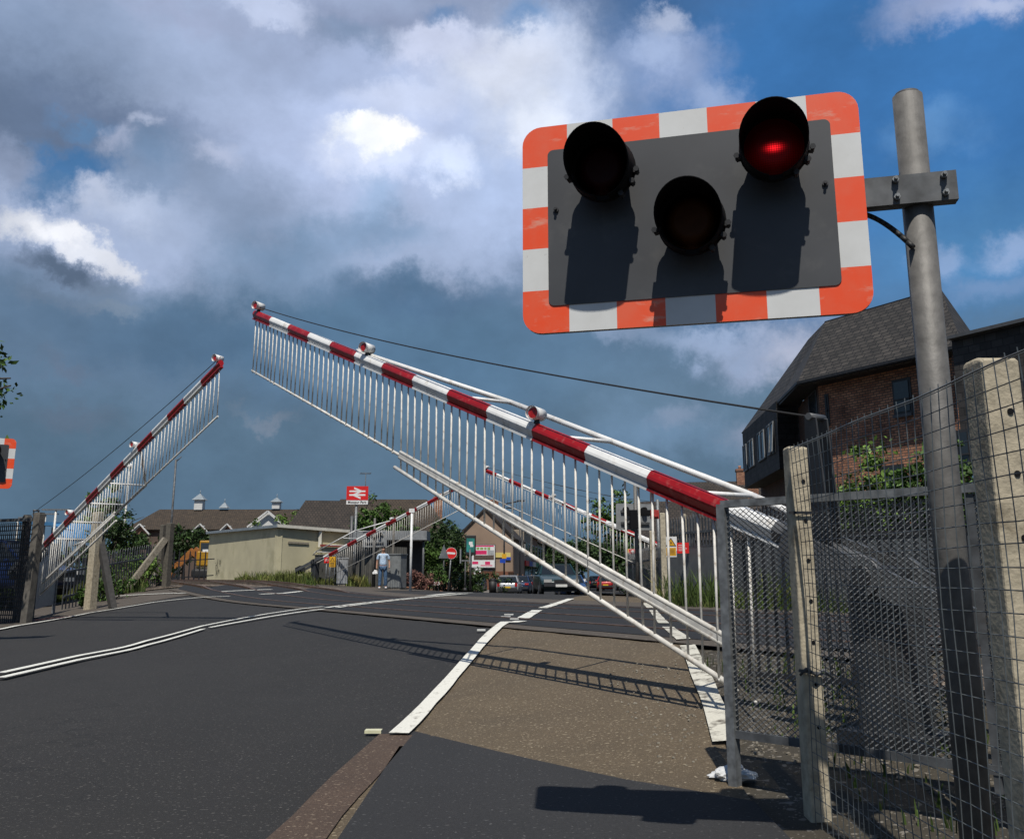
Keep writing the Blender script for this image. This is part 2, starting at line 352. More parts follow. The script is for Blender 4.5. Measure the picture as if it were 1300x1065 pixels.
def copy_tree(o, loc=None, rz=None, label=None, parent=None):
    c = o.copy(); scene.collection.objects.link(c)
    if parent is not None: c.parent = parent
    if loc is not None: c.location = loc
    if rz is not None: c.rotation_euler = (0, 0, rz)
    if label: c['label'] = label
    for ch in list(o.children): copy_tree(ch, parent=c)
    return c
def text_mesh(txt, size, mat, parent, mtx, name='lettering', depth=.001, stretch=1, bold=0):
    cu = bpy.data.curves.new(name, 'FONT'); cu.body = txt; cu.size = size; cu.align_x = 'CENTER'; cu.align_y = 'CENTER'; cu.extrude = depth; cu.offset = bold
    ob = bpy.data.objects.new('tmp', cu); scene.collection.objects.link(ob)
    me = bpy.data.meshes.new_from_object(ob.evaluated_get(bpy.context.evaluated_depsgraph_get()))
    bpy.data.objects.remove(ob); me.name = name; me.materials.clear(); me.materials.append(mat)
    me.transform(mtx @ Matrix.Diagonal((stretch, 1, 1, 1)))
    return link(name, me, parent)
FACE = Matrix.Rotation(R(90), 4, 'X')      # text lying in XY -> standing, facing -Y
# ================================================================ materials used
asphalt = ground_mat('asphalt', (.0225, .0212, .0200), (.034, .032, .030), (.095, .09, .082), .68, 140, patch=(.046, .040, .033), patch_amt=.5, tracks=True)
asphalt_new = ground_mat('asphalt_new', (.026, .0262, .028), (.036, .036, .037), (.09, .09, .09), .70, 150, tracks=True)
deck_m = ground_mat('deck_asphalt', (.015, .016, .018), (.023, .024, .027), (.07, .07, .07), .76, 90, patch=(.06, .045, .032), patch_amt=.4)
brown_path = ground_mat('brown_tarmac', (.125, .092, .054), (.180, .134, .080), (.30, .25, .17), .66, 140, patch=(.075, .062, .046), patch_amt=.6)
far_path = ground_mat('pavement_tarmac', (.10, .082, .064), (.15, .125, .098), (.2, .17, .14), .72, 60)
slab_path = ground_mat('paving', (.20, .18, .155), (.27, .25, .215), (.3, .28, .24), .75, 40)
dirt = ground_mat('dirt', (.050, .042, .028), (.095, .078, .052), (.22, .20, .17), .66, 60, patch=(.035, .055, .018), patch_amt=.8, pscale=.35)
ballast = ground_mat('ballast', (.070, .050, .036), (.13, .095, .068), (.25, .20, .15), .55, 22)
edge_bed = ground_mat('brick_edging', (.085, .055, .038), (.14, .09, .06), (.22, .17, .12), .66, 150)
white_line = paint_mat('road_white', (.66, .65, .58), (.12, .10, .075), .36, 11, .07)
white_old = paint_mat('road_white_worn', (.56, .54, .46), (.09, .075, .055), .43, 9, .09)
white_dbl = paint_mat('road_white_centre', (.66, .66, .60), (.05, .05, .05), .33, 16, .06)
white_p = pm('white_paint', (.74, .74, .72), .38, .05, 5, grime=(.36, .30, .22), gamt=.5, gscale=9)
white_d = pm('white_paint_dirty', (.62, .60, .55), .55, .10, 12, grime=(.26, .19, .12), gamt=.6, gscale=14)
red_p = pm('red_paint', (.29, .006, .008), .33, .10, 5, grime=(.45, .20, .17), gamt=.25, gscale=18)
rust = pm('rust', (.13, .045, .018), .85, .3, 20)
galv = pm('galvanised', (.19, .20, .205), .55, .25, 22, metal=.45, grime=(.10, .10, .10), gamt=.6, gscale=9)
galv_pole = pm('galvanised_pole', (.125, .12, .112), .6, .14, 22, metal=.2, grime=(.075, .07, .062), gamt=.5, gscale=9, bump=.08)
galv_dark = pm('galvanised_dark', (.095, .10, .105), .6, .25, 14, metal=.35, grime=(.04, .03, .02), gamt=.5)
grey_p = pm('grey_paint', (.075, .078, .082), .5, .12, 7, grime=(.07, .065, .06), gamt=.5, gscale=5)
grey_mid = pm('grey_machine', (.035, .037, .04), .5, .12, 7, grime=(.04, .035, .03), gamt=.5)
black_m = pm('matt_black', (.006, .006, .007), .75, .1, 9, spec=.15)
black_g = pm('black_rubber', (.012, .012, .012), .6, .1, 9)
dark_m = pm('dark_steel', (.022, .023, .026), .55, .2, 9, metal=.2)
panel_g = pm('backboard_grey', (.042, .044, .048), .5, .14, 3, grime=(.066, .067, .068), gamt=.6, gscale=7)
panel_b = pm('board_back_grey', (.22, .23, .235), .5, .12, 4, grime=(.14, .14, .14), gamt=.5)
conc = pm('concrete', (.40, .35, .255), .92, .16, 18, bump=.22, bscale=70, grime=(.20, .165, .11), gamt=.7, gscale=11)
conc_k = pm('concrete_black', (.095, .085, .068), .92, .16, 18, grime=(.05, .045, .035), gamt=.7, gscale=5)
conc_d = pm('concrete_dark', (.25, .22, .17), .92, .16, 18, bump=.4, bscale=70, grime=(.12, .105, .075), gamt=.7, gscale=8)
wood_g = pm('weathered_wood', (.11, .10, .085), .9, .22, 9, grime=(.06, .052, .042), gamt=.6)
grass_m = pm('grass', (.050, .078, .018), .85, .2, 2.5, island=.5, spec=.2, grime=(.20, .17, .06), gamt=.8, gscale=.9)
grass_l = pm('grass_light', (.095, .115, .030), .85, .2, 2.5, island=.5, spec=.2, grime=(.26, .21, .08), gamt=.8, gscale=.9)
leaf_d = pm('leaf_dark', (.030, .058, .014), .6, .3, 1.1, island=.6, spec=.3)
leaf_m = pm('leaf_mid', (.055, .105, .020), .6, .3, 1.1, island=.6, spec=.3)
leaf_b = pm('leaf_bright', (.10, .17, .030), .6, .3, 1.1, island=.5, spec=.3)
leaf_p = pm('leaf_pink', (.20, .095, .075), .7, .3, 1.1, island=.6, spec=.3)
bark = pm('bark', (.07, .052, .036), .9, .25, 12)
lens_red = pm('lens_red', (.022, .002, .003), .5, .1, 30, spec=.12)
plate_w = pm('plate_white', (.62, .62, .58), .4, .03, 5); plate_y = pm('plate_yellow', (.65, .42, .03), .4, .03, 5)
sign_red = pm('sign_red', (.62, .018, .016), .4, .06, 5); sign_white = pm('sign_white', (.72, .72, .70), .4, .04, 5)
sign_yel = pm('sign_yellow', (.62, .33, .015), .45, .06, 5); sign_blue = pm('sign_blue', (.015, .06, .38), .4, .06, 5)
ink = pm('black_ink', (.012, .012, .014), .6, .02, 5)

# ================================================================ ground
def lines(a, b, st):
    n = int(round((b - a) / st)); return [a + (b - a) * i / n for i in range(n + 1)]
xs = [-2500, -1200, -600, -300, -160, -90, -60, -45] + lines(-34, 22, .5) + [30, 45, 70, 120, 260, 600, 1200, 2500]
ys = [-300, -100, -40, -15] + lines(-6, 62, .5) + [70, 80, 90, 105, 130, 180, 280, 500, 1000, 2000, 3500]
mb = MB(); nx = len(xs)
mb.add([(x, y, g(x, y)) for y in ys for x in xs], [(j * nx + i, j * nx + i + 1, (j + 1) * nx + i + 1, (j + 1) * nx + i) for j in range(len(ys) - 1) for i in range(nx - 1)], True)
struct('ground', mb, dirt)

def interp(pl, y):
    if y <= pl[0][1]: return pl[0][0]
    for (x0, y0), (x1, y1) in zip(pl, pl[1:]):
        if y <= y1: return x0 + (x1 - x0) * (y - y0) / (y1 - y0)
    return pl[-1][0]
def strip(mb, left, right, y0, y1, dz, st=.4, cst=.7, clip=None):
    n = max(2, int((y1 - y0) / st)); wmax = max(interp(right, y0 + (y1 - y0) * i / n) - interp(left, y0 + (y1 - y0) * i / n) for i in range(n + 1))
    k = max(1, int(wmax / cst)); vs = []; fs = []
    for i in range(n + 1):
        y = y0 + (y1 - y0) * i / n; a = interp(left, y); b = interp(right, y)
        for j in range(k + 1):
            x = a + (b - a) * j / k; vs.append((x, y, g(x, y) + dz))
    fs = [(i * (k + 1) + j, i * (k + 1) + j + 1, (i + 1) * (k + 1) + j + 1, (i + 1) * (k + 1) + j) for i in range(n) for j in range(k)]
    return mb.add(vs, fs, True)
def gp(*pp):                             # ground points under a run of sight lines
    return [tuple(G(*p)[:2]) for p in pp]
R_EDGE = [(-.74, -20), (-.72, 6.1), (-.64, 7.37), (-.53, 8.39), (-.4, 9.74), (-.3, 10.65), (-.15, 12.0), (.04, 12.6), (.39, 15.86), (.82, 19.16), (1.6, 25.82), (1.9, 29), (2.9, 34), (5.2, 50), (9.0, 75), (11.8, 100), (15, 130), (22, 200), (40, 330)]
R_OUT = [(1.05, -20), (1.05, 4.6), (1.22, 5.75), (1.37, 6.87), (1.47, 7.75), (1.62, 8.99), (1.76, 10.87), (2.16, 14.36), (2.82, 20.14), (4.3, 28), (5.6, 34), (7.8, 50), (11.4, 75), (14.2, 100), (17.5, 130), (24.5, 200), (42, 330)]
L_EDGE = [(-10.1, -20), (-10.1, 17), (-10.1, 20), (-9.9, 23), (-9.2, 25.4), (-8.4, 27.5), (-7.2, 31), (-5.6, 35.5), (-4.2, 39.5), (-3.0, 43), (-1.9, 47), (-1.4, 60), (-.9, 72), (1.2, 93), (3, 110), (5.6, 130), (12.6, 200), (30, 330)]
L_OUT = [(-14.8, -20), (-14.8, 26), (-14.7, 27.9), (-14.0, 28.9), (-12, 29.0), (-10.2, 29.2), (-8.8, 32), (-7.6, 36), (-6.6, 40.5), (-6.1, 46), (-4.6, 52), (-4.2, 72), (-2.2, 93), (-.4, 110), (2.2, 130), (9, 200), (26, 330)]
mb = MB(); strip(mb, L_EDGE, R_EDGE, -20, 62, .018); strip(mb, L_EDGE, R_EDGE, 62, 320, .018, 4, 4); struct('road', mb, asphalt)
mb = MB(); strip(mb, R_EDGE, R_OUT, -20, 34, .026); struct('footway', mb, brown_path)
mb = MB(); strip(mb, L_OUT, L_EDGE, -6, 44, .026, cst=.5); struct('pavement', mb, far_path)
# kerbed pavements of the far street
def kerbed(name, left, right, y0, y1, kerb_side):
    mb = MB(); strip(mb, left, right, y0, y1, .13, 1.2, 1.2)
    e = right if kerb_side > 0 else left
    n = int((y1 - y0) / 1.2)
    for i in range(n):
        ya = y0 + (y1 - y0) * i / n; yb = y0 + (y1 - y0) * (i + 1) / n; xa = interp(e, ya); xb = interp(e, yb); q = .12 * kerb_side
        mb.m = 1
        za, zb = g(xa, ya), g(xb, yb)
        mb.add([(xa, ya, za - .1), (xb, yb, zb - .1), (xb, yb, zb + .134), (xa, ya, za + .134), (xa - q, ya, za + .134), (xb - q, yb, zb + .134)], [(0, 1, 2, 3), (3, 2, 5, 4)])
        mb.m = 0
    struct(name, mb, [slab_path, far_path])
kerbed('pavement', L_OUT, L_EDGE, 50, 200, 1)
kerbed('pavement', R_EDGE, R_OUT, 38, 200, -1)
# side road joining from the left before the far street
mb = MB(); strip(mb, [(-60, 45)], L_EDGE, 44.5, 49.6, .022); struct('road', mb, asphalt)
mb = MB(); strip(mb, [(-24, 49.6)], [(-4.6, 49.6), (-4.6, 52), (-4.3, 72), (-4.3, 94)], 50, 94, .05, 2, 2); struct('pavement', mb, slab_path)

# crossing deck between the road's edges (s runs across the railway, t along it)
def st(s, t, dz=0):
    # unit vectors across and along the railway
    x = .857 * s - .5152 * t; y = .5152 * s + .857 * t; return (x, y, g(x, y) + dz)
def band(mb, s0, s1, t0a, t0b, t1a, t1b, dz, n=60, k=8):
    """a band lying along the railway; its near end runs (s0,t0a)-(s1,t0b), its far end (s0,t1a)-(s1,t1b)"""
    vs = []
    for i in range(n + 1):
        for j in range(k + 1):
            s = s0 + (s1 - s0) * j / k; a = t0a + (t0b - t0a) * j / k; b = t1a + (t1b - t1a) * j / k
            vs.append(st(s, a + (b - a) * i / n, dz))
    mb.add(vs, [(i * (k + 1) + j, i * (k + 1) + j + 1, (i + 1) * (k + 1) + j + 1, (i + 1) * (k + 1) + j) for i in range(n) for j in range(k)], True)
mb = MB()
for a, b in ((6.2, 6.92), (7.00, 8.26), (8.36, 9.94), (10.02, 11.28), (11.38, 11.9)): band(mb, a, b, 5.6, 4.4, 30, 32.5, .040)
struct('crossing_deck', mb, deck_m)
mb = MB(); band(mb, 11.9, 13.9, 4.4, 4, 32.5, 34, .036, 50, 3); band(mb, 5.92, 6.18, 4.8, 4.7, 30, 30, .038, 50, 1); struct('brown_strip', mb, far_path)
mb = MB(); band(mb, 5.4, 13.0, 31, 33, 160, 160, .03, 120, 8); band(mb, 5.4, 12.5, -30, -30, 4.3, 3.2, .012, 60, 8); struct('ballast', mb, ballast)
# sleepers and rails
for s in (6.96, 8.31, 9.98, 11.33):
    mb = MB(); ts = lines(-24, 30, 1.0) + lines(31, 150, 2)
    rise = lambda t: .052 if 4.5 < t < 30 else (.14 if t > 33 or t < 3.5 else .10)
    for a, b in zip(ts, ts[1:]): mb.beam(st(s, a, rise(a) - .06), st(s, b, rise(b) - .06), .065, .12)
    single('rail', mb, pm('rail_steel', (.16, .10, .07), .5, .3, 8, metal=.5), {6.96: 'nearest rusty rail crossing the road in the deck', 8.31: 'second rail from the front, partner of the nearest rail', 9.98: 'third rail from the front, nearer rail of the far track', 11.33: 'farthest rail of the crossing, beside the brown strip'}[s], 'rail', 'rails of the two railway tracks', st(s, 10))
for ci, s in enumerate((7.63, 10.65)):
    mb = MB()
    for t in lines(33.5, 90, .7): mb.beam(st(s - 1.2, t, .05), st(s + 1.2, t, .05), .24, .10)
    mb.m = 0
    o = single('sleepers', mb, pm('sleeper', (.075, .06, .048), .9, .25, 8), 'concrete sleepers under the %s track left of the road' % ('near' if ci == 0 else 'far'), 'sleepers', None, st(s, 40)); o['kind'] = 'stuff'

# ---------------------------------------------------------------- painted markings
def ribbon_px(mb, pts, wd, dz=.05, st_=.35):
    """a painted line of constant real width following ground points"""
    P_ = [Vector((p[0], p[1])) for p in pts]
    if len(P_) > 3: P_ = [P_[0]] + [(a + b * 2 + c) / 4 for a, b, c in zip(P_, P_[1:], P_[2:])] + [P_[-1]]
    out = [P_[0]]
    for a, b in zip(P_, P_[1:]):
        n = max(1, int((b - a).length / st_))
        for i in range(1, n + 1): out.append(a + (b - a) * i / n)
    vs = []
    for i, p in enumerate(out):
        a = out[max(0, i - 2)]; b = out[min(len(out) - 1, i + 2)]; d = (b - a).normalized(); nrm = Vector((-d.y, d.x))
        ww = wd / 2 * (1 + .04 * math.sin(i * 1.7) + rnd.uniform(-.035, .035))
        for q in (1, 0, -1): e = p + nrm * ww * q; vs.append((e.x, e.y, g(e.x, e.y) + dz))
    n = len(out)
    return mb.add(vs, [(3 * i + j, 3 * i + 3 + j, 3 * i + 4 + j, 3 * i + 1 + j) for i in range(n - 1) for j in (0, 1)])
mb = MB(); ribbon_px(mb, gp((506, 941), (542, 901), (572, 869), (600, 836), (615, 817), (634, 799), (642, 794)), .13); ribbon_px(mb, gp((650, 795), (662, 793)), .16)
ribbon_px(mb, gp((664, 789), (672, 784), (682, 778)), .18); ribbon_px(mb, gp((689, 775), (702, 771), (712, 767), (725, 762)), .18); struct('road_marking', mb, white_line)
mb = MB(); ribbon_px(mb, [(-.86, 2.0), (-.80, 4.5), (-.73, 6.2)], .22, .034); struct('road_edging', mb, edge_bed)
mb = MB(); ribbon_px(mb, gp((921, 952), (917, 938), (911, 914), (896, 879), (883, 849), (873, 826)), .135); ribbon_px(mb, gp((868, 818), (856, 808), (848, 801)), .13)
ribbon_px(mb, gp((843, 796), (834, 785), (829, 778)), .13); ribbon_px(mb, gp((826, 775), (819, 768)), .13); struct('road_marking', mb, white_old)
mb = MB(); ribbon_px(mb, gp((0, 860), (92, 838), (185, 814.5), (258, 797), (314, 787), (365, 779.5), (410, 773)), .09)
ribbon_px(mb, gp((0, 866.5), (92, 844), (185, 820), (258, 802)), .09); ribbon_px(mb, gp((266, 800.5), (314, 791), (365, 783), (411, 776.5)), .11)
c2 = gp((414, 774.5), (443, 770), (475, 766.5), (503, 763), (542, 759), (586, 755.3))
ribbon_px(mb, c2, .11); ribbon_px(mb, [(x + .2, y) for x, y in c2], .10); struct('road_marking', mb, white_dbl)
mb = MB(); ribbon_px(mb, gp((-60, 812), (0, 799), (111, 779), (207, 764.5), (250, 761), (292, 759)), .10)
ribbon_px(mb, gp((330, 756.5), (360, 755), (383, 752.5)), .14); ribbon_px(mb, gp((-40, 781), (0, 776), (48, 770), (100, 763), (148, 758.5), (190, 757), (236, 755)), .09)
ribbon_px(mb, gp((280, 753), (345, 750)), .12); ribbon_px(mb, gp((545, 757.5), (575, 754.5), (600, 754)), .25); struct('road_marking', mb, white_dbl)
# stop line on the far side, small dashes and the red-brown patch on the left footway
mb = MB(); ribbon_px(mb, [(-9.9, 21.6), (-10.6, 21.0), (-12.4, 20.4)], .55, .036); struct('tactile_strip', mb, pm('red_asphalt', (.16, .07, .055), .9, .2, 30))
mb = MB(); mb.add([on(x, y, .036) for x, y in ((-.62, 1.0), (.75, 1.0), (1.0, 4.6), (.2, 5.5), (-.35, 5.95), (-.62, 6.0))], [(0, 1, 2, 3, 4, 5)])
# dense patch surface
mbp = MB(); LP_ = [(-.60, 0), (-.60, 5.75), (-.56, 6.15)]; RP_ = []
strip(mbp, [(-.66, 0)], [(1.05, 0), (1.05, 4.35), (.6, 4.75), (.06, 5.4), (-.66, 6.35)], 0, 6.34, .034, .25, .3); struct('asphalt_patch', mbp, asphalt_new)
for k, (px, py, s_) in enumerate(((474, 938, .105), (611, 805, .10), (642, 787, .14), (646, 784, .14), (668, 785, .08), (653, 790, .12), (700, 769, .08))):
    c = G(px, py); mb = MB(); mb.box((c.x, c.y, c.z + .045), (s_, s_ * .7, .018))
    single('road_stud', mb, plate_w if k else pm('stud', (.62, .60, .40), .4, .08, 20), ['pale square road stud left of the near end of the white edge line', 'pale road stud left of the edge line just before the rails', 'pale dash of paint on the deck, nearer of a pair beside the edge line', 'pale dash of paint on the deck, farther of a pair beside the edge line', 'small stud on the deck right of the broken edge line', 'pale block lying between the two halves of the edge line', 'small stud beyond the rails left of the last stretch of edge line'][k], 'road stud', 'studs along the right edge line', c)

# crack sealing lines and litter on the near tarmac
def seed_chips(n, y0, y1, x0, x1, sz, name, mat, label, dz=.03):
    mb = MB()
    for i in range(n):
        x = rnd.uniform(x0, x1); y = rnd.uniform(y0, y1); s_ = rnd.uniform(.4, 1) * sz; a = rnd.uniform(0, 6)
        mb.box((x, y, g(x, y) + dz + s_ * .2), (s_, s_ * .8, s_ * .6), rz=a, rx=rnd.uniform(-.4, .4))
    o = single(name, mb, mat, label, 'stones', None, on((x0 + x1) / 2, y0)); o['kind'] = 'stuff'
seed_chips(210, 4.9, 8.2, .75, 1.35, .016, 'loose_stones', pm('chips', (.24, .215, .17), .9, .3, 30), 'loose pale stones scattered beside the outer white line near the gate')
seed_chips(900, 2.2, 8.5, 1.15, 3.4, .028, 'gravel', pm('gravel', (.16, .14, .11), .9, .3, 30), 'dark gravel on the ground under the mesh screen', .0)

# ================================================================ crossing signals
def rrect(w_, h_, r, n=7, x0=0, z0=0):
    pts = []
    for cx_, cz_, a0 in ((w_ - r, h_ - r, 0), (r, h_ - r, 90), (r, r, 180), (w_ - r, r, 270)):
        for i in range(n + 1):
            a = R(a0 + 90 * i / n); pts.append((x0 + cx_ + r * math.cos(a), z0 + cz_ + r * math.sin(a)))
    return pts
def plate(mb, pts, y0, y1):
    n = len(pts); vs = [(x, y0, z) for x, z in pts] + [(x, y1, z) for x, z in pts]
    return mb.add(vs, [tuple(range(n - 1, -1, -1)), tuple(range(n, 2 * n))] + [(i, (i + 1) % n, n + (i + 1) % n, n + i) for i in range(n)])
BW, BH = 1.176, .788
def board_material():
    m = bpy.data.materials.new('hazard_border'); m.use_nodes = True; n = m.node_tree.nodes; l = m.node_tree.links; b = n['Principled BSDF']
    tc_ = n.new('ShaderNodeTexCoord'); ob = tc_.outputs['Object']; s_ = n.new('ShaderNodeSeparateXYZ'); l.new(ob, s_.inputs[0])
    mm = lambda op, a, b_=None: M(op, a, b_, None, n, l)
    X, Z = s_.outputs[0], s_.outputs[2]
    eu = mm('MODULO', mm('FLOOR', mm('DIVIDE', X, BW / 7 + 1e-5)), 2.0)       # 0 = red
    ev = mm('MODULO', mm('FLOOR', mm('DIVIDE', Z, BH / 5 + 1e-5)), 2.0)
    top = mm('MAXIMUM', mm('GREATER_THAN', Z, BH - .115), mm('LESS_THAN', Z, .115))
    side = mm('SUBTRACT', 1.0, top)
    f = mm('ADD', mm('MULTIPLY', eu, top), mm('MULTIPLY', ev, side))
    def nn(sc, sxyz=(1, 1, 1)):
        mp = n.new('ShaderNodeMapping'); mp.inputs['Scale'].default_value = sxyz; l.new(ob, mp.inputs[0])
        q = n.new('ShaderNodeTexNoise'); q.inputs['Scale'].default_value = sc; q.inputs['Detail'].default_value = 8; q.inputs['Roughness'].default_value = .65; l.new(mp.outputs[0], q.inputs['Vector']); return q.outputs['Fac']
    def rg(v, a, c, ta=0, tb=1):
        q = n.new('ShaderNodeMapRange'); l.new(v, q.inputs['Value']); q.inputs['From Min'].default_value = a; q.inputs['From Max'].default_value = c; q.inputs['To Min'].default_value = ta; q.inputs['To Max'].default_value = tb; return q.outputs[0]
    def mix(fa, a, c):
        q = n.new('ShaderNodeMix'); q.data_type = 'RGBA'; l.new(fa, q.inputs[0])
        for i, v in ((6, a), (7, c)):
            if isinstance(v, tuple): q.inputs[i].default_value = v + (1,)
            else: l.new(v, q.inputs[i])
        return q.outputs[2]
    redf = mix(rg(nn(4.5), .42, .66, 0, .6), (.80, .075, .014), (.70, .14, .07))    # retro-reflective orange-red, chalky where faded
    redf = mix(rg(nn(7, (1, 1, 3)), .56, .70, 0, .7), redf, (.62, .36, .27))
    wh = mix(rg(nn(3.2), .4, .7, 0, .7), (.64, .65, .64), (.52, .52, .50))
    wh = mix(rg(nn(30), .66, .74, 0, .5), wh, (.22, .2, .17))
    c = mix(f, redf, wh)
    dirtv = rg(nn(55), .68, .76, 0, .4)
    c = mix(dirtv, c, (.2, .16, .13))
    l.new(c, b.inputs['Base Color']); b.inputs['Roughness'].default_value = .42; return m
hazard = board_material()
amber_lens = pm('lens_amber', (.055, .018, .004), .5, .1, 30, spec=.12)
def lit_lens():
    m = bpy.data.materials.new('lens_red_lit'); m.use_nodes = True; n = m.node_tree.nodes; l = m.node_tree.links; b = n['Principled BSDF']
    ob = n.new('ShaderNodeTexCoord').outputs['Object']
    s_ = n.new('ShaderNodeSeparateXYZ'); l.new(ob, s_.inputs[0])
    mm = lambda op, a, b_=None: M(op, a, b_, None, n, l)
    # prismatic ribs: bright squares of the pattern glow more towards the lamp's filament
    gx = mm('ABSOLUTE', mm('SINE', mm('MULTIPLY', s_.outputs[0], 420.0))); gz = mm('ABSOLUTE', mm('SINE', mm('MULTIPLY', s_.outputs[2], 420.0)))
    rib = mm('ADD', mm('MULTIPLY', mm('MULTIPLY', gx, gz), .9), .25)
    dx = mm('MULTIPLY', s_.outputs[0], 46.0); dz = mm('MULTIPLY', mm('SUBTRACT', s_.outputs[2], -.010), 85.0)
    r2 = mm('ADD', mm('MULTIPLY', dx, dx), mm('MULTIPLY', dz, dz)); core = mm('POWER', 2.718, mm('MULTIPLY', r2, -1.0))
    dx2 = mm('MULTIPLY', s_.outputs[0], 15.0); dz2 = mm('MULTIPLY', mm('SUBTRACT', s_.outputs[2], -.035), 26.0)
    wide = mm('POWER', 2.718, mm('MULTIPLY', mm('ADD', mm('MULTIPLY', dx2, dx2), mm('MULTIPLY', dz2, dz2)), -1.0))
    e = mm('MULTIPLY', rib, mm('ADD', mm('MULTIPLY', core, 1.7), mm('MULTIPLY', wide, .04)))
    e = mm('ADD', e, .002)
    b.inputs['Base Color'].default_value = (.05, .002, .003, 1); b.inputs['Roughness'].default_value = .5; b.inputs['Specular IOR Level'].default_value = .12
    b.inputs['Emission Color'].default_value = (1, .012, .02, 1); l.new(e, b.inputs['Emission Strength']); return m
lens_lit = lit_lens()
def hood_mesh(r=.112, top=.20, bot=.04, n=40, th=.003):
    """round lamp hood: a tube whose mouth slants back towards the bottom, slightly flared, open underneath"""
    mb = MB(); vs = []; m = 6; a0, a1 = -78, 258
    for k in range(m + 1):
        for i in range(n + 1):
            a = R(a0 + (a1 - a0) * i / n); q = (math.sin(a) + 1) / 2; Lg = bot + (top - bot) * (q ** .8)
            f = k / m; rr = r * (1 - .03 * f)
            vs.append((math.cos(a) * rr, -Lg * f, math.sin(a) * rr - .10 * Lg * f))
    inner = [(x * (1 - th / r), y, z * (1 - th / r)) for x, y, z in vs]; W_ = n + 1
    fs = [(k * W_ + i, (k + 1) * W_ + i, (k + 1) * W_ + i + 1, k * W_ + i + 1) for k in range(m) for i in range(n)]
    mb.add(vs, fs, True); mb.add(inner, [tuple(reversed(f)) for f in fs], True)
    k0 = len(vs)
    mb.f += [(m * W_ + i, k0 + m * W_ + i, k0 + m * W_ + i + 1, m * W_ + i + 1) for i in range(n)]; mb.mi += [0] * n; mb.sm += [False] * n
    mb.cyl((0, .022, 0), (0, 0, 0), r * 1.02, r * 1.02, 32)          # housing rim behind the hood
    return mb
def signal(name, label, org, rz, lamps, board_z, pole_dx, pole_dy, pole_top, pole_r=.055, group=None, lit=True, hatch=False):
    t = thing(name, label, 'crossing signal', org, rz, group)
    gz = g(org[0], org[1]) - org[2]
    bz = board_z - org[2]
    mb = MB(); mb.cyl((pole_dx, pole_dy, gz - .2), (pole_dx, pole_dy, pole_top - org[2]), pole_r, n=28); p = part('pole', mb, galv_pole, t)
    mb = MB(); mb.cyl((pole_dx, pole_dy, pole_top - org[2]), (pole_dx, pole_dy, pole_top - org[2] + .012), pole_r * .96, pole_r * .8, n=28); part('pole_cap', mb, galv_dark, p)
    mb = MB(); plate(mb, rrect(BW, BH, .07), 0, -.004)
    b = part('backboard', mb, hazard, t); b.location = (0, 0, bz)
    mb = MB(); plate(mb, rrect(BW - .19, BH - .195, .022, x0=.095, z0=.0975), -.0042, -.0075); part('panel', mb, panel_g, b)
    mb = MB(); plate(mb, rrect(BW, BH, .07), .018, .0005); part('board_back', mb, panel_b, b)
    sd = 1 if pole_dx > BW / 2 else -1
    mb = MB()
    if pole_dx > BW or pole_dx < 0:
        xa = BW - .5 if sd > 0 else .5; xb = pole_dx + sd * .115
        mb.box(((xa + xb) / 2, .028 + .012, bz + .425), (abs(xb - xa), .022, .102)); mb.box(((xa + xb) / 2, .028 + .03, bz + .425 + .045), (abs(xb - xa), .05, .008)); mb.box(((xa + xb) / 2, .028 + .03, bz + .425 - .045), (abs(xb - xa), .05, .008))
    else:
        mb.box((BW / 2, .05, bz + .55), (.9, .05, .07)); mb.box((BW / 2, .05, bz + .2), (.9, .05, .07))
    br = part('bracket', mb, galv_dark, t)
    if pole_dx > BW:
        for dx in (-.075, .075):
            for dz in (-.03, .032):
                mb = MB(); mb.cyl((pole_dx + dx, .03, bz + .425 + dz), (pole_dx + dx, .012, bz + .425 + dz), .011, n=6); mb.cyl((pole_dx + dx, .014, bz + .425 + dz), (pole_dx + dx, -.004, bz + .425 + dz), .006, n=8); part('bolt', mb, galv, br)
            mb = MB(); mb.tube([(pole_dx + dx, .03, bz + .457), (pole_dx + dx * .9, pole_dy + .05, bz + .457), (pole_dx - dx * .2, pole_dy + .062, bz + .457)], .005, 6)
        mb = MB(); pts = []
        for i in range(13):
            f = i / 12; pts.append((BW - .04 + f * (pole_dx - pole_r - BW + .055), .05 + .03 * math.sin(f * 3.14), bz + .365 - .14 * f ** 1.9 + .012 * math.sin(f * 3.1)))
        mb.tube(pts, .009, 8); part('cable', mb, black_g, t)
    hm = hood_mesh().mesh('hood', black_m)
    for (lx, lz, kind) in lamps:
        h = link('hood', hm, t, (lx, -.112, bz + lz)); h.rotation_euler = (R(4), 0, R(-2))
        mb = MB(); mb.cyl((0, .0, 0), (0, -.006, 0), .098, .094, 36); mb.cyl((0, -.006, 0), (0, -.018, 0), .094, .055, 36)
        lo = part('lens', mb, {'r': lens_red, 'a': amber_lens, 'R': lens_lit if lit else lens_red}[kind], h)
        mb = MB(); mb.cyl((0, .055, 0), (0, .022, 0), .092, .106, 28); mb.cyl((0, .112, 0), (0, .055, 0), .07, .092, 28); mb.cyl((0, .29, 0), (0, .135, 0), .075, .095, 28)
        bk = part('lamp_housing', mb, black_m, h)
        for a in (-12, -32, -58, 192):
            mb = MB(); ca, sa = math.cos(R(a)), math.sin(R(a)); c = (ca * .116, -.002, sa * .116)
            mb.box(c, (.022, .03, .016), ry=-R(a)); mb.cyl((c[0] + ca * .008, -.03, c[2] + sa * .008), (c[0] + ca * .008, .012, c[2] + sa * .008), .006, n=7); mb.cyl((c[0] + ca * .008, -.034, c[2] + sa * .008), (c[0] + ca * .008, -.028, c[2] + sa * .008), .010, n=6)
            part('clip', mb, dark_m, h)
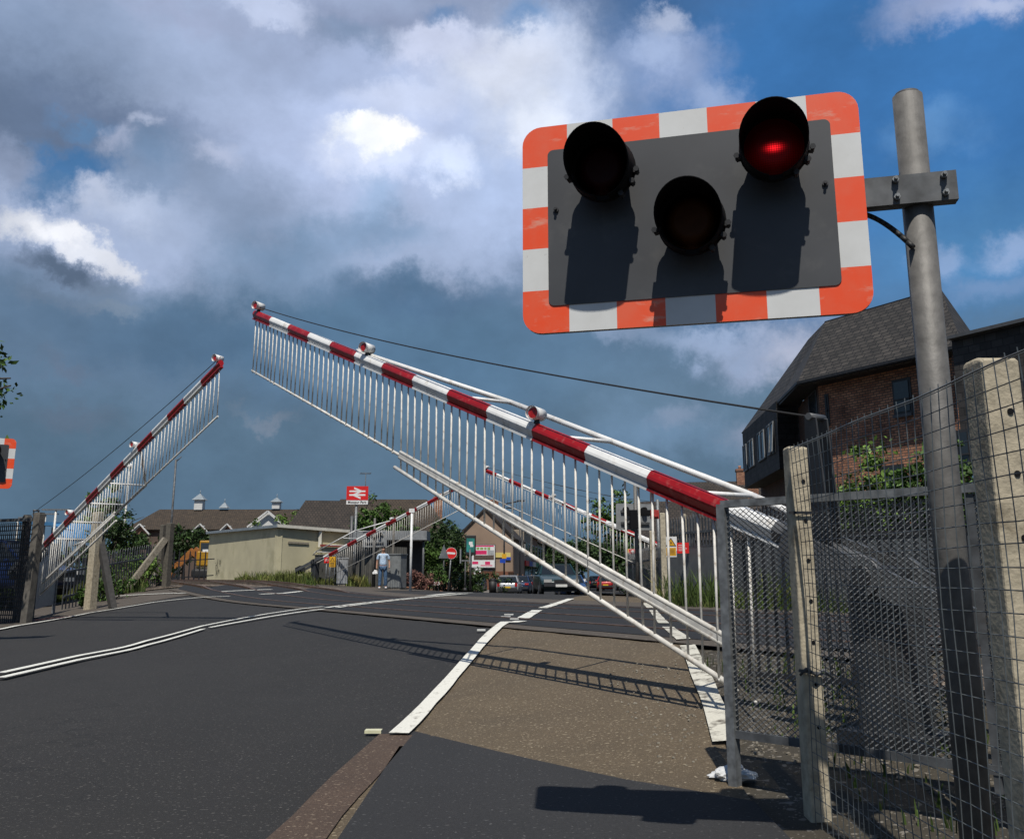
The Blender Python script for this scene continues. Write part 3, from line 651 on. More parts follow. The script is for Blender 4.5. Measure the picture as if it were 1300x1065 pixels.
    for bx, bz_ in ((.125, .455), (BW - .125, .455)):
        mb = MB(); mb.cyl((bx, -.008, bz_), (bx, -.014, bz_), .010, n=10); mb.cyl((bx, -.014, bz_), (bx, -.026, bz_), .005, n=8); part('bolt', mb, dark_m, b)
    return t
LAMPS = [(.312, .548, 'r'), (.608, .325, 'a'), (.888, .560, 'R')]
sig = signal('level_crossing_signal', 'big red and white bordered signal board with one glowing red lamp, on the near pole', (.04, 3.2, 1.0), math.atan2(-.247, .969), LAMPS, 1.844, 1.352, .098, 2.635, .049, group='level crossing signals')

# ================================================================ barriers
def barrier(label, T, Rt, up_ext, ext, stay, lamp_ts, n_pale, pale_l, group, face, tip_h=.115, root_h=.13, w0=.085, w1=.11, cable_top=None, stripes=13, rest=None):
    T = Vector(T); Rt = Vector(Rt); A = (T - Rt); Ln = A.length; a = A / Ln; base = Rt - a * up_ext
    org = on(base.x, base.y); t = thing('level_crossing_barrier', label, 'barrier', org, 0, group)
    pt = lambda f: Rt + A * f                       # f = 0 at the last stripe, 1 at the tip
    ht = lambda f: root_h + (tip_h - root_h) * f; wt = lambda f: w1 + (w0 - w1) * f
    side = a.cross(Vector((0, 0, 1))).normalized(); u = side.cross(a)
    # boom: rounded box section with alternating stripes, on one continuous tapering mesh
    mb = MB(); prof = [(-.46, -.08), (-.20, -.48), (-.12, -.5), (.12, -.5), (.20, -.48), (.46, -.08), (.5, .02), (.46, .16), (.30, .40), (.15, .48), (0, .5), (-.15, .48), (-.30, .40), (-.46, .16), (-.5, .02)]; n = len(prof)
    cuts = [-up_ext / Ln * .9, -.045] + [i / stripes for i in range(stripes + 1)]
    for ci, (f0, f1) in enumerate(zip(cuts, cuts[1:])):
        k_ = stripes + 1 - ci                      # stripe number counted from the tip
        mb.m = 2 if ci == 0 else (0 if ci == 1 else (1 if k_ % 2 == 0 else 0))
        vs = [pt(f) + side * x * wt(f) + u * z * ht(f) for f in (f0, f1) for x, z in prof]
        mb.add(vs, [(i, (i + 1) % n, n + (i + 1) % n, n + i) for i in range(n)])
        if f1 == 1: mb.add(vs[n:], [tuple(range(n))])
    bm = part('boom', mb, [white_p, red_p, grey_p], t, True)
    # slim edge channel under the boom that carries the pales
    mb = MB()
    for ci, (f0, f1) in enumerate(zip(cuts, cuts[1:])):
        mb.m = 0 if ci <= 1 or (stripes + 1 - ci) % 2 else 1
        mb.beam(pt(f0) - u * (ht(f0) / 2 + .010), pt(f1) - u * (ht(f1) / 2 + .010), .06, .020)
    part('pale_channel', mb, [white_p, red_p], t, True)
    e0 = -.02
    def low(f, dz=0): return pt(f) - Vector((0, 0, ht(f) / 2 / max(.5, u.z) + pale_l + dz))
    mb = MB(); f_thick = ext[0] if ext else 0
    mb.cyl(low(f_thick), low(1.0), .016, .014, 8); part('lower_rail', mb, white_d, t, True)
    if ext:
        mb = MB(); mb.cyl(low(.004) + u * .032, low(ext[0]) + u * .032, .017, n=10); mb.cyl(low(.004) - u * .022, low(ext[0]) - u * .022, .017, n=10); mb.beam(low(.004), low(ext[0]), .026, .06); part('middle_rail', mb, white_d, t, True)
        mb = MB(); mb.cyl(low(.004, ext[1]), low(ext[0] + .012, ext[2]), .018, n=10); part('lower_rail', mb, white_d, t, True)
    # pales: one short and one long template, each pale its own part
    tm = {}
    def pale_mesh(l_):
        k = round(l_, 2)
        if k not in tm:
            m_ = MB(); m_.cyl((0, 0, 0), (0, 0, -k), .0085, n=6); m_.ball((0, 0, -k + .01), .013, 6); tm[k] = m_.mesh('pale', white_d)
        return tm[k]
    for i in range(n_pale):
        f = 1 - (i + .35) / n_pale * (1 + .03)
        if f < -.05: continue
        top = pt(f) - Vector((0, 0, ht(f) / 2 / max(.5, u.z))); l_ = pale_l + .01
        if ext and f < ext[0]: l_ += ext[1] + (ext[2] - ext[1]) * f / ext[0]
        l_ = round(l_ / .03) * .03
        if i % 9 == 4 and not ext: pass
        o = link('pale', pale_mesh(l_), t, top - org)
        o.rotation_euler = (rnd.uniform(-.012, .012), rnd.uniform(-.012, .012), rnd.uniform(0, 3))
    # sideways stay: tube and struts on the railway side
    if stay:
        f0, f1, f2, d, ns = stay; hs = Vector((side.x, side.y, 0)).normalized() * face
        uu = u * root_h * .45; pts = [pt(f0) + uu, pt(f1) + hs * d + uu, pt(f2) + hs * d + uu, pt(f2 - (.05)) + hs * d * .8 + uu]
        mb = MB(); mb.tube(pts, .024, 12)
        for p_ in pts[1:3]: mb.ball(p_, .024, 10)
        sy = part('stay_tube', mb, white_p, t, True)
        for i in range(ns):
            f = f1 + (f2 - f1) * i / max(1, ns - 1); mb = MB(); a_ = pt(f) + uu * .9; b_ = pt(f) + hs * d + uu
            mb.cyl(a_, b_, .016, n=8); part('strut', mb, white_p, sy, True)
    # lamps on top of the boom
    fdir = Vector((-.55, -.835, 0)) * (1 if Rt.y < 25 else -1)
    for f in lamp_ts:
        c = pt(f) + Vector((0, 0, ht(f) / 2 / max(.5, u.z) + .075)); mb = MB()
        mb.cyl(c - fdir * .075, c + fdir * .055, .052, .056, 18); mb.cyl(c + fdir * .055, c + fdir * .085, .058, .058, 18, caps=False)
        lm = part('lamp', mb, white_p, t, True)
        mb = MB(); mb.cyl(c + fdir * .054, c + fdir * .066, .047, .042, 16); part('lens', mb, pm('barrier_lens', (.35, .012, .012), .3, .2, 40), lm, True)
        mb = MB(); mb.cyl(c - Vector((0, 0, .11)), c - Vector((0, 0, .045)), .03, .022, 10); part('lamp_foot', mb, black_g, lm, True)
    if cable_top is not None:
        a_ = pt(.995) + Vector((0, 0, .12)); b_ = Vector(cable_top); mb = MB(); pts = []
        for i in range(25):
            f = i / 24; p_ = a_.lerp(b_, f); p_.z -= .10 * 4 * f * (1 - f) * (Ln / 9); pts.append(p_)
        mb.tube(pts, .0065 if Ln > 8.9 else .008, 5); part('cable', mb, black_g, t, True)
    t['tmp'] = 0; del t['tmp']
    return t, pt, side, u, base, org
T1 = P(324, 399, 12.75); R1 = P(922, 647, 5.92)
lever_top = P(1036, 530, 5.08)
b1, pt1, side1, u1, base1, org1 = barrier('largest and nearest barrier, red and white boom raised from the metal screen', T1, R1, 1.15, (.496, .245, .15), (.62, .345, .02, .45, 3), (.985, .588, .23), 64, .76, 'level crossing barriers', 1, cable_top=lever_top)
# machine of the near barrier: pivot, side arms, counterweight, lever, cabinet
def mach(t, pt, side, u, base, org, Ln=9.07, lever=True, top=None):
    piv = base; mb = MB(); mb.cyl(piv - side * .24, piv + side * .24, .055, n=20); pv = part('pivot_shaft', mb, dark_m, t, True)
    a = (pt(1) - pt(0)).normalized()
    for q in (-.19, .19):
        mb = MB(); mb.beam(piv + a * .55 + side * q, piv - a * 1.25 + side * q, .03, .15, h2=.12); mb.cyl(piv + side * (q - .03), piv + side * (q + .03), .10, n=18); part('side_arm', mb, grey_p, t, True)
    mb = MB(); mb.beam(piv - a * .95, piv - a * 1.3, .30, .30); part('counterweight', mb, dark_m, t, True)
    zb = g(piv.x, piv.y); mb = MB(); hh = piv.z - zb
    rz = math.atan2(a.y, a.x)
    mb.box((piv.x, piv.y, zb + hh * .46), (.30, .26, hh * .92), rz=rz); o = part('machine_cabinet', mb, grey_mid, t, True); bev(o, .02)
    mb = MB(); mb.box((piv.x, piv.y, zb + .03), (.45, .4, .08), rz=rz); part('plinth', mb, dark_m, t, True)
    if lever:
        f = pt(-.085); mb = MB(); tp = Vector(top)
        for q in (-.05, .05): mb.beam(f + side * q + (f - tp).normalized() * .1, tp + side * q, .012, .17, up=a, h2=.075, w2=.012)
        mb.cyl(tp - side * .07, tp + side * .07, .02, n=10); part('cable_lever', mb, grey_p, t, True)
    mb = MB(); mb.cyl(piv + a * .12 + side * .21 + Vector((0, 0, .05)), piv + a * .12 + side * .24 + Vector((0, 0, .05)), .05, n=14)
    for i in range(10):
        an = R(30 * i); p_ = piv + side * .245 + (a * math.cos(an) + u * math.sin(an)) * .19
        pass
    part('limit_switch', mb, dark_m, t, True)
mach(b1, pt1, side1, u1, base1, org1, top=lever_top)

T2 = P(281, 461, 14.3); R2 = P(58, 690, 20.9)
cl2 = P(46, 648, 21.3)
b2, pt2, s2, u2, ba2, or2 = barrier('barrier on the left roadside, boom rising to the right from behind the dark fence posts', T2, R2, 1.0, (.50, .24, .16), (.62, .40, .02, .85, 4), (.985, .59, .18), 60, .79, 'level crossing barriers', -1, cable_top=cl2)
mach(b2, pt2, s2, u2, ba2, or2, top=cl2)
T3 = P(615, 596, 36.0); R3 = P(850, 697, 31.5)
b3, pt3, s3, u3, ba3, or3 = barrier('far right barrier seen through the pales of the nearest one, over the street', T3, R3, 1.0, None, (.62, .40, .02, .6, 4), (.985, .59, .2), 60, .92, 'level crossing barriers', -1, cable_top=R3 + Vector((.8, -.4, 1.2)))
mach(b3, pt3, s3, u3, ba3, or3, top=R3 + Vector((.8, -.4, 1.2)))
T4 = P(585, 616, 38.0); R4 = P(418, 704, 43.0)
b4, pt4, s4, u4, ba4, or4 = barrier('far left barrier beside the man, boom raised to the right in front of the bushes', T4, R4, 1.0, None, (.5, .34, .02, .9, 4), (.985, .5), 60, .92, 'level crossing barriers', 1)
mach(b4, pt4, s4, u4, ba4, or4, lever=False)
# ================================================================ fence and screen on the right
def conc_post(name, label, x, y, top, wx=.125, wy=.12, rz=0, m=conc, holes=True, parent=None, group=None, lean=0):
    zb = g(x, y) - .3
    t = thing(name, label, 'fence post', (x, y, zb), rz, group)
    hgt = top - zb; mb = MB()
    prof = [(0, 1, 0), (hgt - .05, .93, 0), (hgt - .012, .93, .0), (hgt, .80, .01)]
    vs = []
    for z, sc, _ in prof:
        for a, b in ((-1, -1), (1, -1), (1, 1), (-1, 1)): vs.append((a * wx / 2 * sc, b * wy / 2 * (sc if z < hgt else .5) + (.0 if z < hgt else .02) - 0, z + (0 if b < 0 or z < hgt - .03 else 0)))
    fs = [(3, 2, 1, 0), (12, 13, 14, 15)] + [(k * 4 + i, k * 4 + (i + 1) % 4, k * 4 + 4 + (i + 1) % 4, k * 4 + 4 + i) for k in range(3) for i in range(4)]
    mb.add(vs, fs); o = part('shaft', mb, m, t); bev(o, .008, 2)
    if holes:
        for k in range(7):
            z = hgt - .16 - k * .17; q = MB(); q.cyl((.012, -wy / 2 * .97 + .004, z), (.012, -wy / 2 * .97 - .002, z), .0085, n=10); part('hole', q, black_m, t)
    t.rotation_euler = (0, lean, rz); return t
p1 = conc_post('concrete_post', 'narrow concrete post right of the near gate frame, with the mesh fence tied to it', 1.262, 4.12, 1.572, .088, .11)
p2 = conc_post('concrete_post', 'big pockmarked concrete post at the right edge behind the wire mesh', 1.345, 2.55, 1.603, .112, .12, lean=0)
q = MB(); q.beam((1.20, 4.05, .62), (1.33, 4.05, .60), .012, .012); q.tube([(1.205, 4.055, .60), (1.23, 4.04, .63), (1.27, 4.04, .60), (1.30, 4.04, .625), (1.34, 4.05, .59)], .006, 6)
part('wire_tie', q, galv_dark, p1, True)
q = MB(); q.beam((1.20, 4.055, 1.275), (1.325, 4.055, 1.275), .004, .012); part('strap', q, ink, p1, True)
# welded mesh, wires as real rods with small waviness
def mesh_fence(name, label, a, b, zlo, ztop, sx, sz, r, mat):
    a = Vector(a); b = Vector(b); d = (b - a); Ln = d.length; d.normalize(); nrm = Vector((-d.y, d.x, 0))
    t = thing(name, label, 'fence', on(a.x, a.y))
    wob = lambda l_, z: .012 * math.sin(l_ * 3.1 + z * 2.2) + .007 * math.sin(l_ * 7.7 - z * 5)
    def pt(l_, z):
        p = a + d * l_; base = g(p.x, p.y); z_ = zlo + base * (1 - z / 2) + z
        return Vector((p.x, p.y, z_)) + nrm * wob(l_, z)
    mb = MB(); n = int(Ln / sx); m = int((ztop - zlo) / sz)
    for i in range(n + 1):
        l_ = i * sx + rnd.uniform(-.002, .002); mb.tube([pt(l_ + .004 * math.sin(k * 1.3 + i), k * sz * 4) for k in range(int(m / 4) + 1)] + [pt(l_, m * sz + .02)], r, 4)
    part('vertical_wires', mb, mat, t, True)
    mb = MB()
    for k in range(m + 1):
        mb.tube([pt(i * sx * 3, k * sz + rnd.uniform(-.002, .002)) + nrm * .003 for i in range(int(n / 3) + 1)], r, 4)
    part('horizontal_wires', mb, mat, t, True)
    mb = MB(); mb.tube([pt(i * sx * 3, m * sz + .004) - nrm * .004 for i in range(int(n / 3) + 1)], r * 1.7, 5); part('straining_wire', mb, mat, t, True)
    return t
wire_m = pm('mesh_wire', (.12, .135, .14), .5, .15, 30, metal=.4)
mesh_fence('mesh_fence', 'green-grey square wire mesh stretched between the two near concrete posts', (1.225, 4.03, 0), (1.262, 1.2, 0), .0, 1.55, .056, .057, .0017, wire_m)

# expanded metal screen in a steel angle frame, parallel to the railway
def S(l_, z, dn=0):                       # l_ metres to the right along the screen from the gate post
    d_ = Vector((.692, -.722, 0)); n_ = Vector((-.722, -.692, 0)); p = Vector((1.035, 4.6, 0)) + d_ * l_ + n_ * dn; p.z = z; return p
scr = thing('metal_screen', 'dark expanded metal screen in a galvanised frame guarding the near barrier machine', 'screen', on(1.035, 4.6))
q = MB(); q.beam(S(0, -.1), S(0, 1.352), .045, .045, up=(1, 1, 0)); part('frame_post', q, galv, scr, True)
q = MB(); q.beam(S(0, 1.352), S(3.0, 1.352), .04, .035); part('frame_rail', q, galv, scr, True)
q = MB(); q.beam(S(.02, .285), S(3.0, .285), .03, .035); part('frame_rail', q, galv_dark, scr, True)
for l_ in (1.10, 1.17, 2.4): q = MB(); q.beam(S(l_, .2, -.004), S(l_, 1.33, -.004), .028, .03, up=(1, 1, 0)); part('frame_post', q, galv_dark, scr, True)
strand = pm('expanded_strand', (.17, .175, .175), .6, .25, 9, metal=.3, grime=(.08, .06, .045), gamt=.6)
def expanded(mb, l0, l1, z0, z1, dx=.032, dz=.0125, wd=.0041, dn=0):
    nx_ = int((l1 - l0) / dx); nz_ = int((z1 - z0) / dz)
    for j in range(nz_):
        for i in range(nx_ * 2):
            xa = l0 + i * dx / 2; xb = xa + dx / 2; up = (i + j) % 2
            za = z0 + j * dz; a_, b_ = (za, za + dz) if up else (za + dz, za)
            k = .0035 if up else -.0035
            mb.add([S(xa, a_ - wd, dn + k), S(xb, b_ - wd, dn + k), S(xb, b_ + wd, dn - k), S(xa, a_ + wd, dn - k)], [(0, 1, 2, 3)])
q = MB(); expanded(q, .02, 1.10, .30, 1.335); part('mesh_panel', q, strand, scr, True)
q = MB(); expanded(q, 1.17, 2.95, .30, 1.335); part('mesh_panel', q, strand, scr, True)
# second screen behind the machine (returns along the road side)
scr2 = thing('metal_screen', 'darker return screen running back behind the near barrier machine', 'screen', on(1.9, 6.2))
q = MB()
for i in range(26): a_ = Vector((1.62 + .052 * i, 6.6 - .054 * i, .35)); q.beam(a_, a_ + Vector((0, 0, .92)), .008, .03, up=(1, 1, 0))
q.beam((1.62, 6.6, 1.27), (2.95, 5.2, 1.27), .03, .03); q.beam((1.62, 6.6, .36), (2.95, 5.2, .36), .03, .03); part('bars', q, dark_m, scr2, True)
# crumpled white plastic bag caught on the gate post
def crumple(name, label, c, r, mat, seed=1, sc=(1.3, .9, .55)):
    rr = random.Random(seed); bm = bmesh.new(); bmesh.ops.create_icosphere(bm, subdivisions=4, radius=r)
    off = [Vector((rr.uniform(-1, 1), rr.uniform(-1, 1), rr.uniform(-1, 1))).normalized() for _ in range(26)]
    for v in bm.verts:
        n_ = v.co.normalized(); k = 1
        for i, o in enumerate(off): k += (.045 * math.sin(n_.dot(o) * 6 + i) + .022 * math.sin(n_.dot(o) * 19 + i * 2)) / (1 + i * .04)
        v.co = Vector((v.co.x * sc[0], v.co.y * sc[1], v.co.z * sc[2])) * k
        if v.co.z < -r * .3: v.co.z = -r * .3
    me = bpy.data.meshes.new(name); bm.to_mesh(me); bm.free(); me.materials.append(mat)
    o = link(name, me, None, c); return tag(o, label, 'bag')
cbag = G(930, 950)
crumple('plastic_bag', 'crumpled white plastic bag on the ground at the foot of the gate frame', (1.05, 4.72, g(1.05, 4.72) + .045), .075, pm('bag_plastic', (.55, .56, .56), .35, .1, 20), 3)

# ================================================================ plants
def leaves(mb, c, rad, n, sz, rr, flat=1.0):
    """leaf-sized faces scattered in clumps through an ellipsoid"""
    c = Vector(c); nc = max(6, int(n / 38)); cl = []
    for _ in range(nc):
        v = Vector((rr.gauss(0, 1), rr.gauss(0, 1), rr.gauss(0, 1))).normalized() * (rr.random() ** .45)
        cl.append((Vector((v.x * rad[0], v.y * rad[1], v.z * rad[2])), rr.uniform(.16, .36)))
    mr = min(rad)
    for i in range(n):
        cc, cr = cl[i % nc]; v = Vector((rr.gauss(0, .55), rr.gauss(0, .55), rr.gauss(0, .45))) * cr * mr * 1.25
        p = c + cc + v; s_ = sz * rr.uniform(.6, 1.35)
        nrm = Vector((rr.gauss(0, 1), rr.gauss(0, 1), rr.gauss(.6, 1))).normalized(); a = nrm.orthogonal().normalized(); b = nrm.cross(a); th = rr.uniform(0, 6.28)
        a2 = a * math.cos(th) + b * math.sin(th); b2 = nrm.cross(a2)
        mb.add([p - a2 * s_, p - b2 * s_ * .45, p + a2 * s_, p + b2 * s_ * .45], [(0, 1, 2, 3)])
def tree(name, label, x, y, h, rx, ry, rz_, n, sz, mat, trunk=.14, cz=None, seed=0, group=None, cat='tree', lobes=5):
    rr = random.Random(seed * 31 + 5); b = on(x, y); t = thing(name, label, cat, b, 0, group)
    cz = cz if cz is not None else h - rz_
    mb = MB(); top = Vector((rr.uniform(-.1, .1) * rx, 0, cz))
    pts = [Vector((0, 0, -.1)), top * .45 + Vector((rr.uniform(-.1, .1), 0, 0)), top]
    for i, (a, b_) in enumerate(zip(pts, pts[1:])): mb.cyl(a, b_, trunk * (1 - .3 * i), trunk * (.7 - .3 * i), 9)
    for k in range(lobes + 3):
        an = k * 2.4; e = Vector((math.cos(an) * rx * .75, math.sin(an) * ry * .75, cz + rr.uniform(-.5, .7) * rz_)); s_ = pts[1].lerp(pts[2], rr.uniform(.1, .9))
        m_ = s_.lerp(e, .5) + Vector((0, 0, .1 * h)); mb.cyl(s_, m_, trunk * .35, trunk * .22, 6); mb.cyl(m_, e, trunk * .22, trunk * .06, 6)
    part('trunk', mb, bark, t)
    mb = MB()
    for k in range(lobes):
        an = k * 6.28 / lobes + rr.uniform(-.3, .3); q_ = rr.uniform(.35, .6)
        cc = (math.cos(an) * rx * q_, math.sin(an) * ry * q_, cz + rr.uniform(-.35, .4) * rz_)
        leaves(mb, cc, (rx * .55, ry * .55, rz_ * .55), n // (lobes + 1), sz, rr)
    leaves(mb, (0, 0, cz), (rx * .8, ry * .8, rz_ * .95), n // (lobes + 1), sz, rr)
    part('crown', mb, mat, t); return t
def bush(name, label, x, y, rx, ry, h, n, sz, mat, seed=0, group=None, z0=None):
    rr = random.Random(seed * 17 + 3); b = on(x, y) if z0 is None else Vector((x, y, z0)); t = thing(name, label, 'bush', b, 0, group)
    mb = MB()
    for k in range(7): an = k * .9; mb.cyl((0, 0, -.05), (math.cos(an) * rx * .6, math.sin(an) * ry * .6, h * .75), .02 + .01 * rx, .008, 5)
    part('stems', mb, bark, t); mb = MB()
    for k in range(5): leaves(mb, (rr.uniform(-.5, .5) * rx, rr.uniform(-.5, .5) * ry, h * rr.uniform(.35, .65)), (rx * .6, ry * .6, h * .42), n // 5, sz, rr)
    part('foliage', mb, mat, t); return t
def grass(label, area, n, hmin, hmax, mat, seed=1, wd=.012):
    rr = random.Random(seed); mb = MB(); done = 0
    for _ in range(n * 4):
        if done >= n: break
        x = rr.uniform(area[0], area[1]); y = rr.uniform(area[2], area[3])
        if not area[4](x, y): continue
        done += 1; hgt = rr.uniform(hmin, hmax) * (1.35 if math.sin(x * 2.1) * math.sin(y * 1.7) > .2 else .75); an = rr.uniform(0, 6.28); z = g(x, y)
        w_ = wd * rr.uniform(.7, 1.4); dx, dy = math.cos(an) * w_, math.sin(an) * w_; lx, ly = rr.gauss(0, .28) * hgt, rr.gauss(0, .28) * hgt
        mb.add([(x - dx, y - dy, z - .02), (x + dx, y + dy, z - .02), (x + lx * .4 + dx * .7, y + ly * .4 + dy * .7, z + hgt * .6), (x + lx * .4 - dx * .7, y + ly * .4 - dy * .7, z + hgt * .6), (x + lx, y + ly, z + hgt)], [(0, 1, 2, 3), (3, 2, 4)])
    o = single('grass', mb, mat, label, 'grass', None, on((area[0] + area[1]) / 2, area[2])); o['kind'] = 'stuff'; return o
def left_of(pl, off=0): return lambda x, y: x < interp(pl, y) - off
def right_of(pl, off=0): return lambda x, y: x > interp(pl, y) + off
SS = lambda x, y: x * .857 + y * .515
grass('rough green grass growing on the left verge behind the wooden braces', (-22, -8.2, 26, 40, lambda x, y: x < interp(L_OUT, y) - .25 and not 5.4 < SS(x, y) < 13.0), 15000, .2, .75, grass_m, 1, .018)
grass('tall bright grass and weeds along the base of the cream shed', (-22, -6.5, 40.5, 51, lambda x, y: x < interp(L_OUT, y) - .4 and SS(x, y) > 13.4 and not (x > -10.5 and y < 43)), 12000, .10, .48, grass_l, 2, .022)
grass('long grass beyond the rails below the grey fence on the right', (3.0, 13, 11, 24, lambda x, y: x > interp(R_OUT, y) + .2 and SS(x, y) > 12.6 and SS(x, y) < 19), 17000, .2, .62, grass_m, 3, .012)
grass('sparse weeds on the dark ground under the metal screen', (1.1, 3.2, 3.0, 8.0, lambda x, y: SS(x, y) < 5.5 and x > 1.5), 700, .04, .16, grass_m, 4, .006)
grass('straggling weeds between the left fence and the kerb line', (-17, -12.2, 27.5, 31, lambda x, y: x < interp(L_OUT, y) - .1), 3500, .08, .42, grass_m, 5, .014)

# ================================================================ right-hand building
slate = brick_mat('slate_hanging', (.022, .020, .019), (.045, .041, .038), (.010, .010, .010), .34, .22, .012, .75, .7, .9)
slate_roof = brick_mat('roof_slates', (.020, .018, .016), (.048, .042, .036), (.004, .004, .004), .34, .22, .026, .75, .7, .8)
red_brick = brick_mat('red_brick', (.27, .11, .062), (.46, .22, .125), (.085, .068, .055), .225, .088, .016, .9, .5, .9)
dark_glass = glass_mat('dark_glass'); sky_glass = pm('sky_glass', (.03, .035, .04), .05, .05, 2, spec=1.0)
win_fr = pm('window_frame_dark', (.03, .03, .032), .5, .1, 8); win_w = pm('window_frame_white', (.58, .58, .56), .5, .08, 8)
bld = thing('brick_building', 'dark brick building with steep slate mansard roof behind the signal pole', 'building', on(12, 32))
SB = 26.5
def PS(px, py, s_=SB):                    # where a sight line meets the vertical plane lying s_ metres across the railway
    d = ray(px, py); return P(px, py, s_ / (.857 * d[0] + .5152))
def LV(p, z): return Vector((p.x, p.y, z))
ups = Vector((-.5152, .857, 0)); out_ = Vector((-.857, -.5152, 0))
eL = PS(1013, 484, SB - .8); eR = PS(1222, 441, SB - .8); eR.z = eL.z
rL = PS(1048, 408, SB + 1.9); rR = PS(1194, 369.5, SB + 1.9); rR.z = rL.z; r0 = PS(1026, 431, SB + 2.6)
wA = PS(1046, 600); wB = PS(1222, 600); zE = eL.z + .12
q = MB(); q.slab([LV(wA, -1), LV(wB, -1), LV(wB, zE), LV(wA, zE)], .4); part('wall', q, red_brick, bld, True)
eB = P(988, 509, 37.0); fl = Vector((.078, .997, 0)); f0 = LV(P(988, 560, 37.0), 0)
def FL(l_, z, dn=0): return f0 + fl * l_ + Vector((-.997, .078, 0)) * dn + Vector((0, 0, z))
wC = f0 + Vector((.9, .3, 0))
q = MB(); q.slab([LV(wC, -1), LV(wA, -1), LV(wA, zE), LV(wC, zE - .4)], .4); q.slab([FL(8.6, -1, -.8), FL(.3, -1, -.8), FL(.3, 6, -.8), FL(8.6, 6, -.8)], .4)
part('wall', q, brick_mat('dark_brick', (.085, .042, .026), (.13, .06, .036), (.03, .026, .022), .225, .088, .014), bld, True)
q = MB(); q.slab([eL, eR, rR, rL], .25); q.slab([eB, eL, rL, r0], .25)
hR = PS(1246, 440, SB + 4); q.slab([eR, hR, rR], .25); q.slab([rL, rR, rR + Vector((5, 9, -.2)), rL + Vector((3, 9, -.6)), r0 + Vector((1, 6, 0)), r0], .2)
q.slab([FL(8.6, eB.z), eB, r0, FL(8.6, r0.z, -3.5)], .2); part('roof', q, slate_roof, bld, True)
gb_ = [(eL, eR, .10), (eB, eL, .10), (rL, rR, .12)]
for a_, b_, w__ in gb_: q = MB(); q.beam(a_ + Vector((0, 0, -.06)), b_ + Vector((0, 0, -.06)), w__, .10); part('gutter', q, dark_m, bld, True)
q = MB(); q.slab([eL + Vector((0, 0, -.14)), LV(wA, zE - .25), LV(wB, zE - .25), eR + Vector((0, 0, -.14))], .08); q.slab([eB + Vector((0, 0, -.2)), LV(wC, eB.z - .2), LV(wA, zE - .25), eL + Vector((0, 0, -.14))], .08); part('soffit', q, dark_m, bld, True)
uz0, uz1 = 5.25, 7.98
q = MB(); q.slab([FL(8.3, uz0), FL(0, uz0), FL(0, uz1), FL(8.3, uz1)], .8); q.slab([FL(0, uz0, -.001), FL(0, uz0, -2), FL(0, uz1, -2), FL(0, uz1, -.001)], .2); part('upper_storey', q, slate, bld, True)
wf_g = pm('window_frame_grey', (.22, .23, .24), .5, .1, 8)
for k, (a_, b_) in enumerate(((.5, 2.0), (2.6, 4.2), (5.3, 6.6), (7.1, 8.1))):
    q = MB(); q.slab([FL(b_, 5.98, .03), FL(a_, 5.98, .03), FL(a_, 7.30, .03), FL(b_, 7.30, .03)], .05); wd_ = part('window', q, win_fr, bld, True)
    npn = 2
    for i in range(npn):
        u0_ = a_ + (b_ - a_) * (i + .08) / npn; u1_ = a_ + (b_ - a_) * (i + .92) / npn; q = MB(); tl = .10 if (k == 0 and i == 0) else 0
        q.slab([FL(u1_, 6.05, .05 + tl), FL(u0_, 6.05, .05 + tl), FL(u0_, 7.22, .05), FL(u1_, 7.22, .05)], .02); part('pane', q, sky_glass, wd_, True)
        q = MB()
        q.beam(FL(u0_, 7.24, .06), FL(u1_, 7.24, .06), .05, .05); q.beam(FL(u0_, 6.03, .06 + tl), FL(u1_, 6.03, .06 + tl), .05, .05); q.beam(FL(u0_, 6.03, .06 + tl), FL(u0_, 7.24, .06), .04, .04, up=(1, 0, 0)); q.beam(FL(u1_, 6.03, .06 + tl), FL(u1_, 7.24, .06), .04, .04, up=(1, 0, 0)); part('frame', q, wf_g, wd_, True)
def wwin(x0, x1, y0, y1, s_=SB):
    a_ = PS(x0, (y0 + y1) / 2, s_); b_ = PS(x1, (y0 + y1) / 2, s_); m_ = (x0 + x1) / 2; z1 = PS(m_, y0, s_).z; z0 = PS(m_, y1, s_).z; o = out_ * .03
    dd = (b_ - a_); dd.z = 0; dd.normalize()
    q = MB(); q.slab([LV(a_, z0) + o, LV(b_, z0) + o, LV(b_, z1) + o, LV(a_, z1) + o], .08); w_ = part('window', q, win_fr, bld, True); o2 = out_ * .055
    q = MB(); q.slab([LV(a_, z0 + .08) + o2 + dd * .08, LV(b_, z0 + .08) + o2 - dd * .08, LV(b_, z1 - .08) + o2 - dd * .08, LV(a_, z1 - .08) + o2 + dd * .08], .02); part('pane', q, dark_glass, w_, True)
    q = MB(); q.slab([LV(a_, z0 - .10) + out_ * .12, LV(b_, z0 - .10) + out_ * .12, LV(b_, z0 - .005) + out_ * .12, LV(a_, z0 - .005) + out_ * .12], .12); part('sill', q, grey_p, w_, True)
    q = MB(); zz = z0 + (z1 - z0) * .42; q.beam(LV(a_, zz) + o2 * 1.3 + dd * .05, LV(b_, zz) + o2 * 1.3 - dd * .05, .05, .05); part('transom', q, win_fr, w_, True)
wwin(1134, 1158, 481, 526); wwin(1048, 1053, 500, 537); wwin(1036 + 12, 1056, 594, 640); wwin(1120, 1150, 590, 640)
